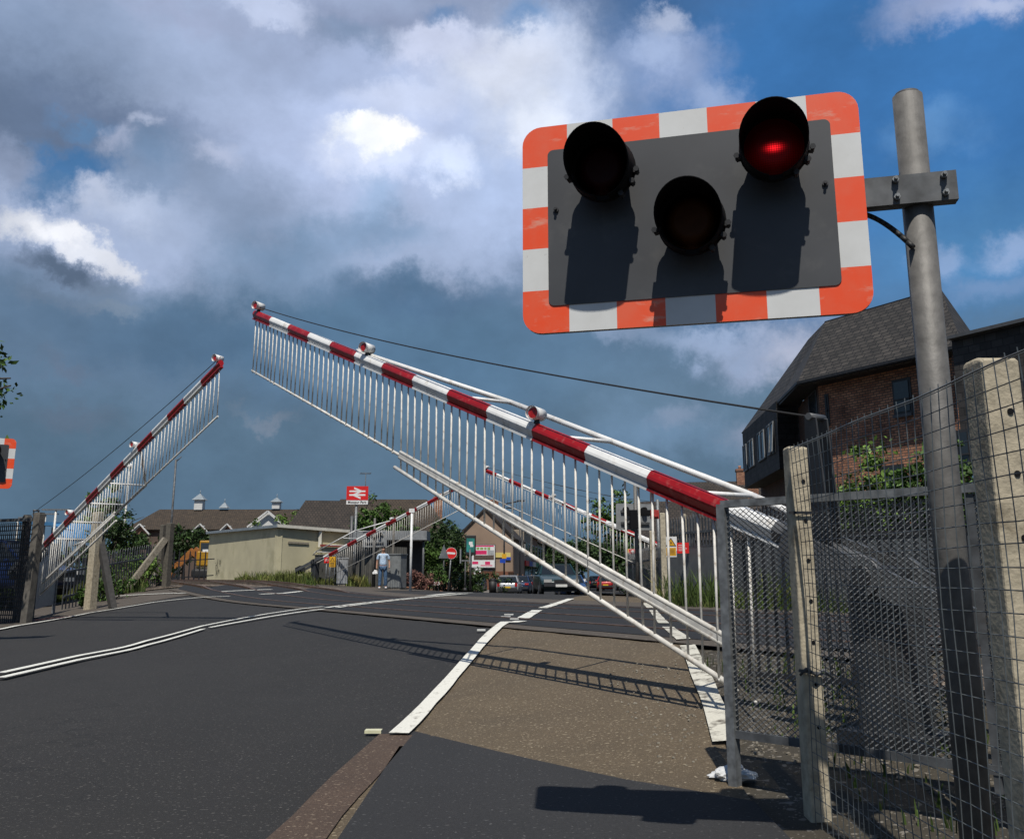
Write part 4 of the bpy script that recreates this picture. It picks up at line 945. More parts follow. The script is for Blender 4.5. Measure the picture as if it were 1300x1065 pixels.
# windows on the angled corner
dc = (LV(wA, 0) - LV(wC, 0)); 
def CW(f, z): return LV(wC, z) + dc * f + Vector((-.6, -.8, 0)) * .06
for (f0_, f1_, z0, z1) in ((.58, .92, 6.35, 7.75), (.28, .36, 5.3, 6.2)):
    q = MB(); q.slab([CW(f0_, z0), CW(f1_, z0), CW(f1_, z1), CW(f0_, z1)], .05); w_ = part('window', q, win_fr, bld, True); q = MB(); e_ = Vector((-.6, -.8, 0)) * .02
    q.slab([CW(f0_ + .03, z0 + .08) + e_, CW(f1_ - .03, z0 + .08) + e_, CW(f1_ - .03, z1 - .08) + e_, CW(f0_ + .03, z1 - .08) + e_], .02); part('pane', q, dark_glass, w_, True)
# lower flat-topped wing to the right
SW = 24.6
a_ = PS(1208, 433, SW); b_ = PS(1420, 400, SW); zW = a_.z
q = MB(); q.slab([LV(a_, 4.4), LV(b_, 4.4), LV(b_, zW), LV(a_, zW)], 3.5); part('wing', q, slate, bld, True)
q = MB(); q.beam(LV(a_, zW + .06) + out_ * .1, LV(b_, zW + .06) + out_ * .1, .3, .10); part('coping', q, grey_p, bld, True)
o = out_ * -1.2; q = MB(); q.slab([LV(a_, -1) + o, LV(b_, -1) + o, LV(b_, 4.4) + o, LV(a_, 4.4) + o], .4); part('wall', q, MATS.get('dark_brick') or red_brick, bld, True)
for (x0, x1) in ((1216, 1234), (1262, 1292), (1320, 1350)): wwin(x0, x1, 545, 600, SW)

for k, (px_, Y_, r_, h_, z0_) in enumerate(((1095, 21, 1.0, 2.7, None), (1135, 20, 1.3, 3.35, None), (1172, 19.5, 1.0, 3.25, None), (1218, 19, 1.3, 3.4, None), (1060, 22, .7, 2.6, None))):
    p_ = P(px_, 600, Y_); bush('bush', ['leafy green bush against the brick wall left of the signal pole', 'tallest green bush in the middle of the clump before the brick wall', 'green bush tight against the left side of the signal pole', 'bush showing right of the signal pole', 'low dark bush at the left end of the clump before the brick wall'][k], p_.x, p_.y, r_, r_ * .7, h_, 5200, .07, leaf_m if k != 1 else leaf_b, 40 + k, 'bushes before the brick building')

# ================================================================ palisade fence, wall and signs beyond the rails on the right
def line_fence(name, label, a, b, h, mat, step=.15, palis=True, board=None, cat='fence', posts=2.7, postm=None, hb=0):
    a = Vector((a[0], a[1], 0)); b = Vector((b[0], b[1], 0)); d = b - a; Ln = d.length; d.normalize(); t = thing(name, label, cat, on(a.x, a.y)); zf = lambda p: g(p.x, p.y)
    if palis:
        mb = MB()
        for i in range(int(Ln / step)):
            p = a + d * (i * step + .05); z = zf(p); n_ = Vector((-d.y, d.x, 0)) * .012
            c = [p - d * .033, p + d * .033]
            mb.add([c[0] + Vector((0, 0, z + hb)), c[1] + Vector((0, 0, z + hb)), c[1] + Vector((0, 0, z + h - .05)), p + Vector((0, 0, z + h + .04)), c[0] + Vector((0, 0, z + h - .05)),
                    c[0] + n_ + Vector((0, 0, z + hb)), c[1] + n_ + Vector((0, 0, z + hb)), c[1] + n_ + Vector((0, 0, z + h - .05)), p + n_ + Vector((0, 0, z + h + .04)), c[0] + n_ + Vector((0, 0, z + h - .05))],
                   [(0, 1, 2, 3, 4), (9, 8, 7, 6, 5), (1, 0, 5, 6), (2, 1, 6, 7), (3, 2, 7, 8), (4, 3, 8, 9), (0, 4, 9, 5)])
        part('pales', mb, mat, t, True)
        mb = MB()
        for zz in (.35, h - .35): mb.beam(a + Vector((0, 0, zf(a) + max(zz, hb + .08))) + Vector((0, .03, 0)), b + Vector((0, 0, zf(b) + max(zz, hb + .08))) + Vector((0, .03, 0)), .05, .05)
        part('rails', mb, mat, t, True)
    if board:
        mb = MB(); n_ = int(Ln / 2.4) + 1
        for i in range(n_):
            p0 = a + d * (Ln * i / n_); p1 = a + d * (Ln * (i + 1) / n_ - .01); nn_ = Vector((d.y, -d.x, 0)) * .03
            mb.slab([p0 + nn_ + Vector((0, 0, zf(p0) - .2)), p1 + nn_ + Vector((0, 0, zf(p1) - .2)), p1 + nn_ + Vector((0, 0, zf(p1) + board[0])), p0 + nn_ + Vector((0, 0, zf(p0) + board[0]))], .04)
        part('boards', mb, board[1], t, True)
    n_ = int(Ln / posts)
    for i in range(n_ + 1):
        p = a + d * (Ln * i / max(1, n_)); mb = MB(); z = zf(p); mb.beam(p + Vector((0, .06, z - .2)), p + Vector((0, .06, z + h - .02)), .09, .09); part('post', mb, postm or mat, t, True)
    return t
fa = P(848, 700, 22.5); fb = P(1010, 700, 17.5); fc = P(1330, 700, 12.5)
corr = pm('grey_sheet', (.12, .125, .125), .6, .15, 3, grime=(.07, .068, .062), gamt=.6)
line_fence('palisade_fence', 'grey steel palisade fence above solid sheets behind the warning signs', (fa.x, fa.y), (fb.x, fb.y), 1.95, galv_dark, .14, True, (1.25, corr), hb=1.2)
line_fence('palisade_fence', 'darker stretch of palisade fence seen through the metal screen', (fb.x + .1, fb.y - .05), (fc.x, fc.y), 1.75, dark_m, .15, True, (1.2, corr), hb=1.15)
p_ = P(838, 700, 20.0); conc_post('concrete_post', 'taller of the pale twin concrete posts left of the yellow warning sign', p_.x + .07, p_.y, 2.35, .12, .12, holes=False, group='twin posts')
p_ = P(830, 700, 20.6); conc_post('concrete_post', 'shorter pale concrete post just left of its taller twin by the warning sign', p_.x - .03, p_.y, 2.0, .12, .12, holes=False, group='twin posts')
p_ = P(866, 700, 22.2); conc_post('concrete_post', 'concrete post standing behind the red notice on the palisade fence', p_.x, p_.y - .3, 2.45, .13, .12, holes=False)
# yellow electricity warning and red notice
def plane_sign(name, label, c, w_, h_, mats, yaw, cat='sign', thick=.01):
    t = thing(name, label, cat, c, yaw); mb = MB(); mb.box((0, 0, 0), (w_, thick, h_)); part('panel', mb, mats, t); return t
def rect(mb, x0, z0, x1, z1, y): mb.add([(x0, y, z0), (x1, y, z0), (x1, y, z1), (x0, y, z1)], [(0, 1, 2, 3)])
c = P(852, 694, 21.6); ws = plane_sign('warning_sign', 'white and yellow electricity warning sign with black lightning triangle', c, .27, .46, sign_white, R(-20))
q = MB(); rect(q, -.11, -.20, .11, -.02, -.008); part('yellow_panel', q, sign_yel, ws)
q = MB(); q.add([(-.12, -.007, .01), (.12, -.007, .01), (0, -.007, .21)], [(0, 1, 2)]); tr = part('triangle', q, ink, ws)
q = MB(); q.add([(-.09, -.0085, .028), (.09, -.0085, .028), (0, -.0085, .178)], [(0, 1, 2)]); part('triangle_field', q, sign_yel, tr)
q = MB(); q.add([(.012, -.010, .14), (-.022, -.010, .085), (.0, -.010, .085), (-.012, -.010, .035), (.026, -.010, .10), (.004, -.010, .10)], [(0, 1, 2, 3, 4, 5)]); part('lightning', q, ink, tr)
q = MB(); [rect(q, -.08, z, .08, z + .014, -.0095) for z in (-.07, -.10, -.13, -.16)]; part('small_print', q, pm('brown_ink', (.2, .09, .02), .6), ws)
c = P(867, 695.5, 21.4); rs = plane_sign('notice', 'red notice with white lines of small print beside the yellow warning sign', c, .27, .24, sign_red, R(-20))
q = MB(); [rect(q, -.10, z, .02 + .07 * ((i * 7) % 3) / 2, z + .012, -.007) for i, z in enumerate((.06, .02, -.02, -.06))]; part('small_print', q, sign_white, rs)
# ground behind: house and roofs to the right of the far street
tile = brick_mat('roof_tiles', (.026, .020, .016), (.042, .031, .024), (.012, .010, .008), .25, .28, .03, .85, .7, .7)
tile2 = brick_mat('roof_tiles_brown', (.040, .028, .018), (.060, .042, .026), (.018, .013, .009), .25, .28, .03, .85, .7, .7)
render_w = pm('pale_render', (.33, .29, .23), .9, .12, 2)
def house(name, label, x, y, w_, d_, he, hr, rz, wall, roof, chim=(), wins=(), cat='building', hip=0, z0=None, group=None):
    b = on(x, y); 
    if z0 is not None: b.z = z0
    t = thing(name, label, cat, b, rz, group)
    q = MB(); q.box((0, 0, he / 2 - .5), (w_, d_, he + 1)); q.add([(-w_ / 2, -d_ / 2, he), (-w_ / 2, d_ / 2, he), (-w_ / 2 , 0, he + hr)], [(0, 1, 2)]) if not hip else None
    if not hip: q.add([(w_ / 2, -d_ / 2, he), (w_ / 2, d_ / 2, he), (w_ / 2, 0, he + hr)], [(1, 0, 2)])
    part('wall', q, wall, t)
    o = .35; hh = hip
    A_ = [(-w_ / 2 - o, -d_ / 2 - o, he - .12), (w_ / 2 + o, -d_ / 2 - o, he - .12), (w_ / 2 + o, d_ / 2 + o, he - .12), (-w_ / 2 - o, d_ / 2 + o, he - .12)]
    r0 = (-w_ / 2 - o + hh, 0, he + hr); r1 = (w_ / 2 + o - hh, 0, he + hr)
    q = MB(); q.slab([A_[0], A_[1], r1, r0], .15); q.slab([A_[2], A_[3], r0, r1], .15)
    if hh: q.slab([A_[1], A_[2], r1], .15); q.slab([A_[3], A_[0], r0], .15)
    rf = part('roof', q, roof, t)
    for (cx_, cy_, cw, chh) in chim:
        q = MB(); q.box((cx_, cy_, he + hr * .5 + chh / 2), (cw, cw * .8, chh + hr)); q.box((cx_, cy_, he + hr + chh), (cw + .12, cw * .8 + .12, .18))
        for k in (-.25, .25): q.cyl((cx_ + k * cw, cy_, he + hr + chh + .05), (cx_ + k * cw, cy_, he + hr + chh + .4), .13, .1, n=8)
        part('chimney', q, red_brick, rf)
    for (wx, wz, ww, wh) in wins:
        q = MB(); q.box((wx, -d_ / 2 - .02, wz), (ww, .08, wh)); w_o = part('window', q, win_w, t)
        q = MB()
        n_ = 2 if ww < 1.6 else 3
        for i in range(n_): q.box((wx - ww / 2 + ww * (i + .5) / n_, -d_ / 2 - .065, wz), (ww / n_ - .12, .01, wh - .16))
        part('pane', q, dark_glass, w_o)
    return t
p_ = P(885, 700, 62); house('house', 'low brown-roofed house behind the palisade fence on the right', p_.x + 1.2, p_.y, 9, 7, 3.7, 2.6, R(-12), render_w, tile, chim=((2.6, 0, .7, .9),), wins=((-2.5, 2.4, 1.2, 1.1), (0, 2.4, 1.2, 1.1)))
p_ = P(932, 700, 78); house('house', 'far house with brick chimney peeping left of the dark building', p_.x + .8, p_.y, 9, 8, 6.2, 3.0, R(-10), red_brick, tile, chim=((0.3, 0, 1.2, .9),))
# ================================================================ left verge: posts, braces, dark mesh panel
def wood_post(label, px, Y, top_px, wd=.16, m=wood_g, name='wooden_post', lean=0, z_top=None):
    p = P(px, 740, Y); zt = z_top if z_top is not None else P(px, top_px, Y).z; z = g(p.x, p.y)
    t = thing(name, label, 'post', (p.x, p.y, z), R(-20)); mb = MB(); mb.box((0, 0, (zt - z) / 2 - .1), (wd, wd, zt - z + .2)); o = part('shaft', mb, m, t); bev(o, .01)
    mb = MB(); mb.box((0, 0, zt - z + .01), (wd * .8, wd * .8, .03)); part('cap', mb, m, t); t.rotation_euler = (0, lean, R(-20)); return t
wood_post('dark timber post left of the foot of the left barrier', 26, 20.6, 655, .14)
wood_post('darker timber post right beside the foot of the left barrier', 38, 20.3, 652, .17, lean=R(2))
def brace_post(label, px, Y, top_px, w_, m, hol=False):
    p = P(px, 740, Y); return conc_post('concrete_post', label, p.x, p.y, P(px, top_px, Y).z, w_, w_, rz=R(-25), m=m, holes=hol)
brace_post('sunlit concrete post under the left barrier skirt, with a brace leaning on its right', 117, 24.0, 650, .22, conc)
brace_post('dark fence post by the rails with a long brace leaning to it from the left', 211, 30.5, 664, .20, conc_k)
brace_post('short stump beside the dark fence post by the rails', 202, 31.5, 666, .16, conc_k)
def brace(label, a, b, w_=.14, m=wood_g):
    mb = MB(); mb.beam(a, b, w_, w_); single('brace', mb, m, label, 'brace', 'leaning braces on the left verge', a)
a_ = P(124, 668, 24.3); c_ = P(145, 757, 23.4); brace('dark brace sloping down to the right from the sunlit concrete post', a_, Vector((c_.x, c_.y, g(c_.x, c_.y))), .15, pm('dark_wood', (.04, .038, .036), .9, .2, 9))
a_ = P(210, 684, 30.4); c_ = P(158, 742, 29.6); brace('pale brace rising to the right up to the dark fence post by the rails', a_, Vector((c_.x, c_.y, g(c_.x, c_.y))), .17, conc_d)
# dark screen panel at the far left and grey panel at the barrier foot
dk = thing('fence_panel', 'dark mesh fence panel with top rail at the left edge, blue car behind', 'fence', on(-15, 21))
A0 = P(-60, 700, 21.5); A1 = P(38, 700, 20.4); zt = P(20, 660, 20.6).z
q = MB()
for i in range(40):
    f = i / 40; p = A0.lerp(A1, f); z = g(p.x, p.y); q.beam((p.x, p.y, z), (p.x, p.y, zt - .05), .012, .022, up=(1, 0, 0))
for k in range(22):
    z = .1 + k * (zt - .15) / 22; q.beam((A0.x, A0.y, z), (A1.x, A1.y, z + .02), .006, .022)
part('mesh_panel', q, dark_m, dk, True)
q = MB(); q.beam((A0.x, A0.y, zt), (A1.x, A1.y, zt), .06, .07); part('top_rail', q, galv_dark, dk, True)
pan = thing('fence_panel', 'pale grey perforated panel under the foot of the left barrier', 'fence', on(-11, 21))
q = MB(); A0 = P(44, 700, 21.7); A1 = P(75, 700, 23.8)
q.slab([(A0.x, A0.y, .25), (A1.x, A1.y, .35), (A1.x, A1.y, 1.85), (A0.x, A0.y, 1.75)], .03); part('sheet', q, pm('light_sheet', (.22, .24, .26), .5, .12, 12), pan, True)
q = MB()
for p in (A0, A1): q = MB(); q.beam((p.x, p.y, -.1), (p.x, p.y, 1.95), .06, .06, up=(1, 0, 0)); part('frame_post', q, galv, pan, True)
pn = line_fence('mesh_fence', 'low dark wire fence running back between the left posts', (P(85, 700, 25).x, 25), (P(205, 700, 33).x, 33), 1.35, galv_dark, .22, True, None)
line_fence('palisade_fence', 'thin dark fence in the grass far beyond the left verge', (-24, 41), (-14.8, 47), 1.5, dark_m, .25, True, None)
q = MB(); hd = P(165, 735, 28)

# partly visible signal at the left edge of the view, facing the camera
LW = P(18, 590, 14.6)
sig_l = signal('level_crossing_signal', 'signal board cut by the left edge of the view, beside the tree branches', (LW.x - 1.176 * .93, 14.6 - .44, 1.0), R(22), [(.302, .588, 'r'), (.594, .392, 'a'), (.874, .588, 'r')], P(10, 619, 14.4).z, BW / 2, .10, 3.0, group='level crossing signals', lit=False)
# far signals seen from behind
c = P(803, 655, 28.5)
signal('level_crossing_signal', 'back of a grey signal board on a dark pole beyond the right barrier', (c.x + .62, 28.5, .35), R(180 + 12), [(.302, .588, 'r'), (.594, .392, 'a'), (.874, .588, 'R')], P(803, 673, 28.5).z, BW / 2, -.0 + .12, P(838, 636, 28.5).z + .5, group='level crossing signals', lit=False)
c = P(473, 676, 44)
signal('level_crossing_signal', 'back of a grey signal board between the station sign and the white upright pole', (c.x + .62, 44.5, .6), R(180 - 8), [(.302, .588, 'r'), (.594, .392, 'a'), (.874, .588, 'R')], P(473, 694, 44).z, BW / 2, .12, P(473, 690, 44).z + 1.2, group='level crossing signals', lit=False)
# extra equipment behind the boards
def pole(name, label, px, Y, top_px, r=.05, m=galv, cat='pole', bot=None, head=None):
    p = P(px, 740, Y); z = g(p.x, p.y); zt = P(px, top_px, Y).z; t = thing(name, label, cat, (p.x, p.y, z)); mb = MB(); mb.cyl((0, 0, -.1), (0, 0, zt - z), r, r * .85, 12); part('shaft', mb, m, t); return t, zt - z, p
# white upright rest post of the far left barrier
t, h_, p = pole('rest_post', 'tall slim white post holding up the far left barrier', 521, 38.3, 650, .055, white_p, 'post'); mb = MB(); mb.box((0, 0, h_ + .06), (.22, .12, .16)); part('fork', mb, white_p, t)
t, h_, p = pole('catenary_post', 'grey slotted post standing right of the cream shed', 398 + 46, 47, 655, .09, grey_p)
t, h_, p = pole('mast', 'thin grey mast rising alone above the left verge', 212, 36, 583, .045, galv_dark, 'mast'); mb = MB(); mb.cyl((0, 0, h_ - .1), (.2, 0, h_ + .1), .02, n=6); part('tip', mb, galv_dark, t)
t, h_, p = pole('pole', 'slim dark pole in front of the timber fence beside the man', 498, 42.5, 663, .06, wood_g)
# ---------------------------------------------------------------- station sign
t, h_, p = pole('station_sign', 'red sign with white double arrow and station name on a tall grey pole', 449, 44.0, 641, .07, galv, 'station sign')
sx = .022; wS, hS = 1.02, .86; cz = P(453, 629, 44.0).z - g(p.x, p.y)
mb = MB(); mb.box((.05, -.09, cz + .0), (wS, .04, hS)); pa = part('panel', mb, sign_white, t); bev(pa, .01)
mb = MB(); mb.box((.05, -.114, cz + .105), (wS, .012, hS - .21)); rp = part('red_field', mb, sign_red, t)
k = .0122; ox, oz = .05 - 31 * k, cz + .105 + 19.5 * k
mb = MB(); yy = -.122
def pq(mb, pts): mb.add([(ox + x * k, yy, oz - z * k) for x, z in reversed(pts)], [tuple(range(len(pts)))])
pq(mb, [(0, 9.2), (62, 9.2), (62, 15.6), (0, 15.6)])
yy = -.1224; pq(mb, [(0, 23.4), (62, 23.4), (62, 29.8), (0, 29.8)])
yy = -.1228
def seg(a, b, wz=7.2): pq(mb, [(a[0], a[1] - wz / 2), (b[0], b[1] - wz / 2), (b[0], b[1] + wz / 2), (a[0], a[1] + wz / 2)])
seg((18, 0), (46, 12.4)); yy = -.1232; seg((16, 26.6), (46, 12.4)); yy = -.1236; seg((16, 26.6), (44, 39))
part('double_arrow', mb, sign_white, rp)
text_mesh('Motspur Park', .165, ink, t, Matrix.Translation((.05, -.116, cz - .325)) @ FACE, 'station_name', stretch=.95, bold=.002)

# ---------------------------------------------------------------- person
def skin(name, verts, edges, radii, mat, parent, sub=2):
    me = bpy.data.meshes.new(name); me.from_pydata(verts, edges, []); o = bpy.data.objects.new('tmp', me); scene.collection.objects.link(o)
    sk = o.modifiers.new('s', 'SKIN'); sk.use_smooth_shade = True
    for i, v in enumerate(me.skin_vertices[0].data): v.radius = radii[i] if isinstance(radii[i], tuple) else (radii[i], radii[i]); v.use_root = (i == 0)
    sb = o.modifiers.new('d', 'SUBSURF'); sb.levels = sub; sb.render_levels = sub
    m2 = bpy.data.meshes.new_from_object(o.evaluated_get(bpy.context.evaluated_depsgraph_get())); bpy.data.objects.remove(o); m2.name = name
    m2.materials.clear(); m2.materials.append(mat)
    for pp in m2.polygons: pp.use_smooth = True
    return link(name, m2, parent)
skin_m = pm('skin', (.36, .19, .12), .55, .06, 12); shirt_m = pm('shirt_check', (.40, .52, .66), .85, .16, 26, grime=(.75, .80, .84), gamt=.8, gscale=14)
jean_m = pm('denim', (.05, .10, .18), .85, .2, 14, grime=(.12, .20, .30), gamt=.7, gscale=7); shoe_m = pm('trainers', (.6, .6, .6), .6, .05, 20); hair_m = pm('hair', (.012, .009, .008), .6, .2, 30)
def person(name, label, x, y, rz, sh, jn, hgt=1.75, bag=False, group=None):
    t = thing(name, label, 'person', on(x, y, .03), rz, group); s = hgt / 1.75
    V = lambda *a: tuple(q * s for q in a)
    vs = [V(0, 0, .93), V(0, .01, 1.10), V(0, .01, 1.28), V(0, .01, 1.41), V(0, 0, 1.50), V(0, -.015, 1.60), V(0, -.01, 1.69),
          V(-.09, 0, .90), V(-.11, -.02, .50), V(-.12, .02, .10), V(-.13, -.10, .04),
          V(.09, 0, .90), V(.12, -.03, .50), V(.13, .02, .10), V(.15, -.09, .04),
          V(-.185, .01, 1.40), V(-.25, .03, 1.13), V(-.26, -.04, .90), V(-.255, -.06, .82),
          V(.185, .01, 1.40), V(.26, .04, 1.14), V(.27, -.06, .93), V(.26, -.09, .85)]
    es = [(0, 1), (1, 2), (2, 3), (3, 4), (4, 5), (5, 6), (0, 7), (7, 8), (8, 9), (9, 10), (0, 11), (11, 12), (12, 13), (13, 14), (3, 15), (15, 16), (16, 17), (17, 18), (3, 19), (19, 20), (20, 21), (21, 22)]
    ra = [(.14, .10), (.13, .09), (.15, .10), (.12, .08), .052, (.076, .09), (.07, .082), .085, .06, .042, (.04, .045), .085, .06, .042, (.04, .045), .05, .04, .032, .036, .05, .04, .032, .036]
    skin('body', vs, es, [tuple(q * s for q in (r if isinstance(r, tuple) else (r, r))) for r in ra], skin_m, t)
    sv = [V(0, 0, .92), V(0, .01, 1.10), V(0, .01, 1.28), V(0, .01, 1.41), V(-.19, .01, 1.40), V(-.245, .03, 1.18), V(.19, .01, 1.40), V(.255, .04, 1.19), V(0, 0, 1.46)]
    skin('shirt', sv, [(0, 1), (1, 2), (2, 3), (3, 4), (4, 5), (3, 6), (6, 7), (3, 8)], [(.175 * s, .125 * s), (.165 * s, .115 * s), (.175 * s, .12 * s), (.14 * s, .095 * s), .066 * s, .060 * s, .066 * s, .060 * s, .062 * s], sh, t)
    jv = [V(0, 0, .93), V(-.09, 0, .88), V(-.11, -.02, .50), V(-.12, .02, .09), V(.09, 0, .88), V(.12, -.03, .50), V(.13, .02, .09)]
    skin('jeans', jv, [(0, 1), (1, 2), (2, 3), (0, 4), (4, 5), (5, 6)], [(.15 * s, .11 * s), .10 * s, .082 * s, .072 * s, .10 * s, .082 * s, .072 * s], jn, t)
    for sx_ in (-.128, .142): mb = MB(); mb.ball((sx_ * s, -.06, .045), .075, 10, (.72, 1.75, .62)); part('shoe', mb, shoe_m, t)
    mb = MB(); mb.ball(V(0, .022, 1.700), .095 * s, 14, (.92, 1.02, .85)); part('hair', mb, hair_m, t)
    for ex in (-.03, .03): mb = MB(); mb.ball(V(ex, -.095, 1.635), .010, 6); part('eye', mb, ink, t)
    mb = MB(); mb.ball(V(0, -.112, 1.605), .014, 6, (.8, 1.3, 1.4)); part('nose', mb, skin_m, t)
    for sg, (hx, hy, hz) in ((-1, (-.255, -.07, .80)), (1, (.26, -.10, .83))):
        mb = MB()
        for i in range(5):
            fx = (hx + (-.024 + i * .016) * .4) * s; mb.tube([V(hx, hy - .025 + i * .016, hz), V(hx - sg * .004, hy - .03 + i * .016, hz - .05), V(hx - sg * .018, hy - .035 + i * .015, hz - (.085 if i else .06))], .0085, 5)
        part('fingers', mb, skin_m, t)
    return t
pm_ = G(487, 750)
man = person('person', 'man in a pale blue checked shirt and jeans waiting beside the far left barrier', -5.45, 40.0, R(8), shirt_m, jean_m)
crumple('carrier_bag', 'white carrier bag hanging from the hand of the waiting man', on(-5.45 - .30, 39.9, .66), .10, pm('bag_white', (.7, .7, .68), .5, .05, 20), 8, (1, .6, 1.3))
person('person', 'distant pedestrian in a blue top walking by the dark hedge behind the no entry sign', P(584, 740, 66).x, 66, R(160), pm('blue_top', (.12, .22, .45), .85), pm('dark_trousers', (.03, .03, .035), .85), 1.7)

# ---------------------------------------------------------------- cabinets, notices, timber fence by the station
def cabinet(name, label, px, Y, wd, dp, top_px, m, rz=0, legs=False, z0=None):
    p = P(px, 740, Y); z = g(p.x, p.y); zt = P(px, top_px, Y).z; t = thing(name, label, 'cabinet', (p.x, p.y, z), rz); hh = zt - z
    mb = MB(); mb.box((0, 0, hh / 2 + .03), (wd, dp, hh - .06)); o = part('body', mb, m, t); bev(o, .015)
    mb = MB(); mb.box((0, 0, hh + .015), (wd + .06, dp + .06, .05)); part('lid', mb, m, t)
    n = 2 if wd > .8 else 1
    for i in range(n): mb = MB(); cx_ = -wd / 2 + wd * (i + .5) / n; mb.box((cx_, -dp / 2 - .006, hh / 2), (wd / n - .06, .014, hh - .2)); dr = part('door', mb, m, t); mb = MB(); mb.box((cx_ + wd / n * .32, -dp / 2 - .025, hh / 2), (.03, .03, .12)); part('handle', mb, dark_m, dr)
    mb = MB(); mb.box((0, 0, .02), (wd - .04, dp - .04, .12)); part('plinth', mb, conc_d, t); return t
cabinet('equipment_cabinet', 'dark weathered relay cabinet in front of the cream shed', 412.5, 44.5, .95, .5, 705, pm('cab_dark', (.050, .050, .044), .7, .2, 6, grime=(.09, .085, .07), gamt=.5))
cabinet('equipment_cabinet', 'light grey upright cabinet between the dark cabinet and the far left barrier', 434, 43.2, .50, .4, 709, pm('cab_light', (.26, .27, .28), .5, .12, 5), R(8))
cabinet('equipment_cabinet', 'tall pale-topped grey cabinet behind the waiting man', 501, 42.2, .85, .6, 704, pm('cab_mid', (.17, .18, .18), .6, .12, 5), R(-20))
c = P(422, 713, 42.6); ws2 = thing('warning_sign', 'small yellow triangle warning on two legs in front of the dark cabinet', 'sign', (c.x, c.y, c.z))
mb = MB(); mb.box((0, 0, 0), (.27, .012, .46)); part('panel', mb, sign_yel, ws2)
mb = MB(); mb.add([(-.11, -.008, .0), (.11, -.008, .0), (0, -.008, .19)], [(0, 1, 2)]); part('triangle', mb, ink, ws2)
mb = MB(); mb.add([(-.07, -.010, .018), (.07, -.010, .018), (0, -.010, .15)], [(0, 1, 2)]); [rect(mb, -.09, z, .09, z + .02, -.008) for z in ()]; part('triangle_field', mb, sign_yel, ws2)
mb = MB(); [rect(mb, -.09, z, .09, z + .03, -.009) for z in (-.07, -.13, -.19)]; part('small_print', mb, ink, ws2)
for dx in (-.11, .11): mb = MB(); mb.cyl((dx, .02, .1), (dx, .02, g(c.x, c.y) - c.z), .02, n=8); part('leg', mb, galv, ws2)
c = P(414.5, 711, 42.9); rn = thing('notice', 'small round-cornered red notice beside the yellow triangle warning', 'sign', c); mb = MB(); mb.box((0, 0, 0), (.21, .012, .25)); part('panel', mb, sign_red, rn)
mb = MB(); rect(mb, -.07, -.03, .07, .0, -.008); rect(mb, -.05, .04, .05, .06, -.008); part('small_print', mb, sign_white, rn)
mb = MB(); mb.cyl((0, .02, -.12), (0, .02, g(c.x, c.y) - c.z), .02, n=8); part('leg', mb, galv, rn)
timber = brick_mat('grey_boards', (.075, .072, .064), (.12, .115, .10), (.02, .02, .018), .15, 4.0, .012, .9, .6, .7, offset=0)
line_fence('timber_fence', 'tall grey close-boarded fence behind the far left barrier and the man', (P(438, 740, 46).x, 46), (P(516, 740, 43.5).x, 43.5), 1.95, wood_g, .2, False, (1.9, timber), postm=wood_g, posts=1.5)
# platform shelter roof and dark canopy between shed and fence
sh_ = thing('shelter', 'small grey-roofed station shelter behind the timber fence', 'shelter', on(-9, 52)); A_ = P(492, 740, 53)
q = MB(); q.box((A_.x, 53.5, 3.3), (4.4, 2.4, .5)); part('roof', q, panel_b, sh_, True)
q = MB(); q.box((A_.x - .2, 54.3, 1.8), (4.0, .1, 2.6)); part('wall', q, dark_m, sh_, True)
for dx in (-2, 0, 2): q = MB(); q.cyl((A_.x + dx, 52.6, 0), (A_.x + dx, 52.6, 3.1), .06, n=8); part('post', q, galv_dark, sh_, True)

# ---------------------------------------------------------------- cream shed with the kiosk
cream = pm('cream_render', (.50, .455, .30), .85, .08, .8, grime=(.36, .33, .20), gamt=.7, gscale=.7, bump=.1)
felt = pm('roof_felt', (.20, .235, .26), .6, .12, 3); trimw = pm('trim_white', (.60, .58, .50), .6, .08, 4)
shed = thing('shed', 'long low cream-rendered shed with flat grey roof beside the rails', 'shed', on(-13, 52))
SA = P(262, 740, 57.0); SBp = P(349.5, 740, 47.5); SC = P(441, 740, 50.5); zr = P(349.5, 667, 47.5).z; zl = P(262, 676, 57).z
zb = .3
def V3(p, z, dx=0, dy=0): return Vector((p.x + dx, p.y + dy, z))
q = MB(); q.slab([V3(SA, zb), V3(SBp, zb), V3(SBp, zr), V3(SA, zl)], .25); q.slab([V3(SBp, zb), V3(SC, zb), V3(SC, zr - .12), V3(SBp, zr)], .25); part('wall', q, cream, shed, True)
bk = V3(SA, 0) + (V3(SC, 0) - V3(SBp, 0))
q = MB(); q.slab([V3(SA, zl + .02, -.15, -.1), V3(SBp, zr + .02, 0, -.25), V3(SC, zr - .10, .2, -.1), Vector((bk.x, bk.y, zr))], .12); part('roof', q, felt, shed, True)
q = MB(); q.beam(V3(SBp, zr - .02, 0, -.2), V3(SC, zr - .16, .2, -.1), .1, .15); part('fascia', q, trimw, shed, True)
q = MB(); q.beam(V3(SA, zl - .02, -.15, -.1), V3(SBp, zr - .04, 0, -.2), .1, .14); part('fascia', q, felt, shed, True)
dS = (V3(SC, 0) - V3(SBp, 0)).normalized(); LS = (V3(SC, 0) - V3(SBp, 0)).length
pz = lambda f, z, o=0: V3(SBp, z) + dS * (LS * f) + Vector((dS.y, -dS.x, 0)) * o
q = MB(); q.beam(pz(.57, zb, .09), pz(.57, zr - .1, .09), .16, .14, up=(0, 1, 0)); part('pilaster', q, trimw, shed, True)
q = MB(); q.beam(pz(.14, 2.75, .03), pz(.42, 2.72, .03), .05, .10); part('ledge', q, conc_d, shed, True)
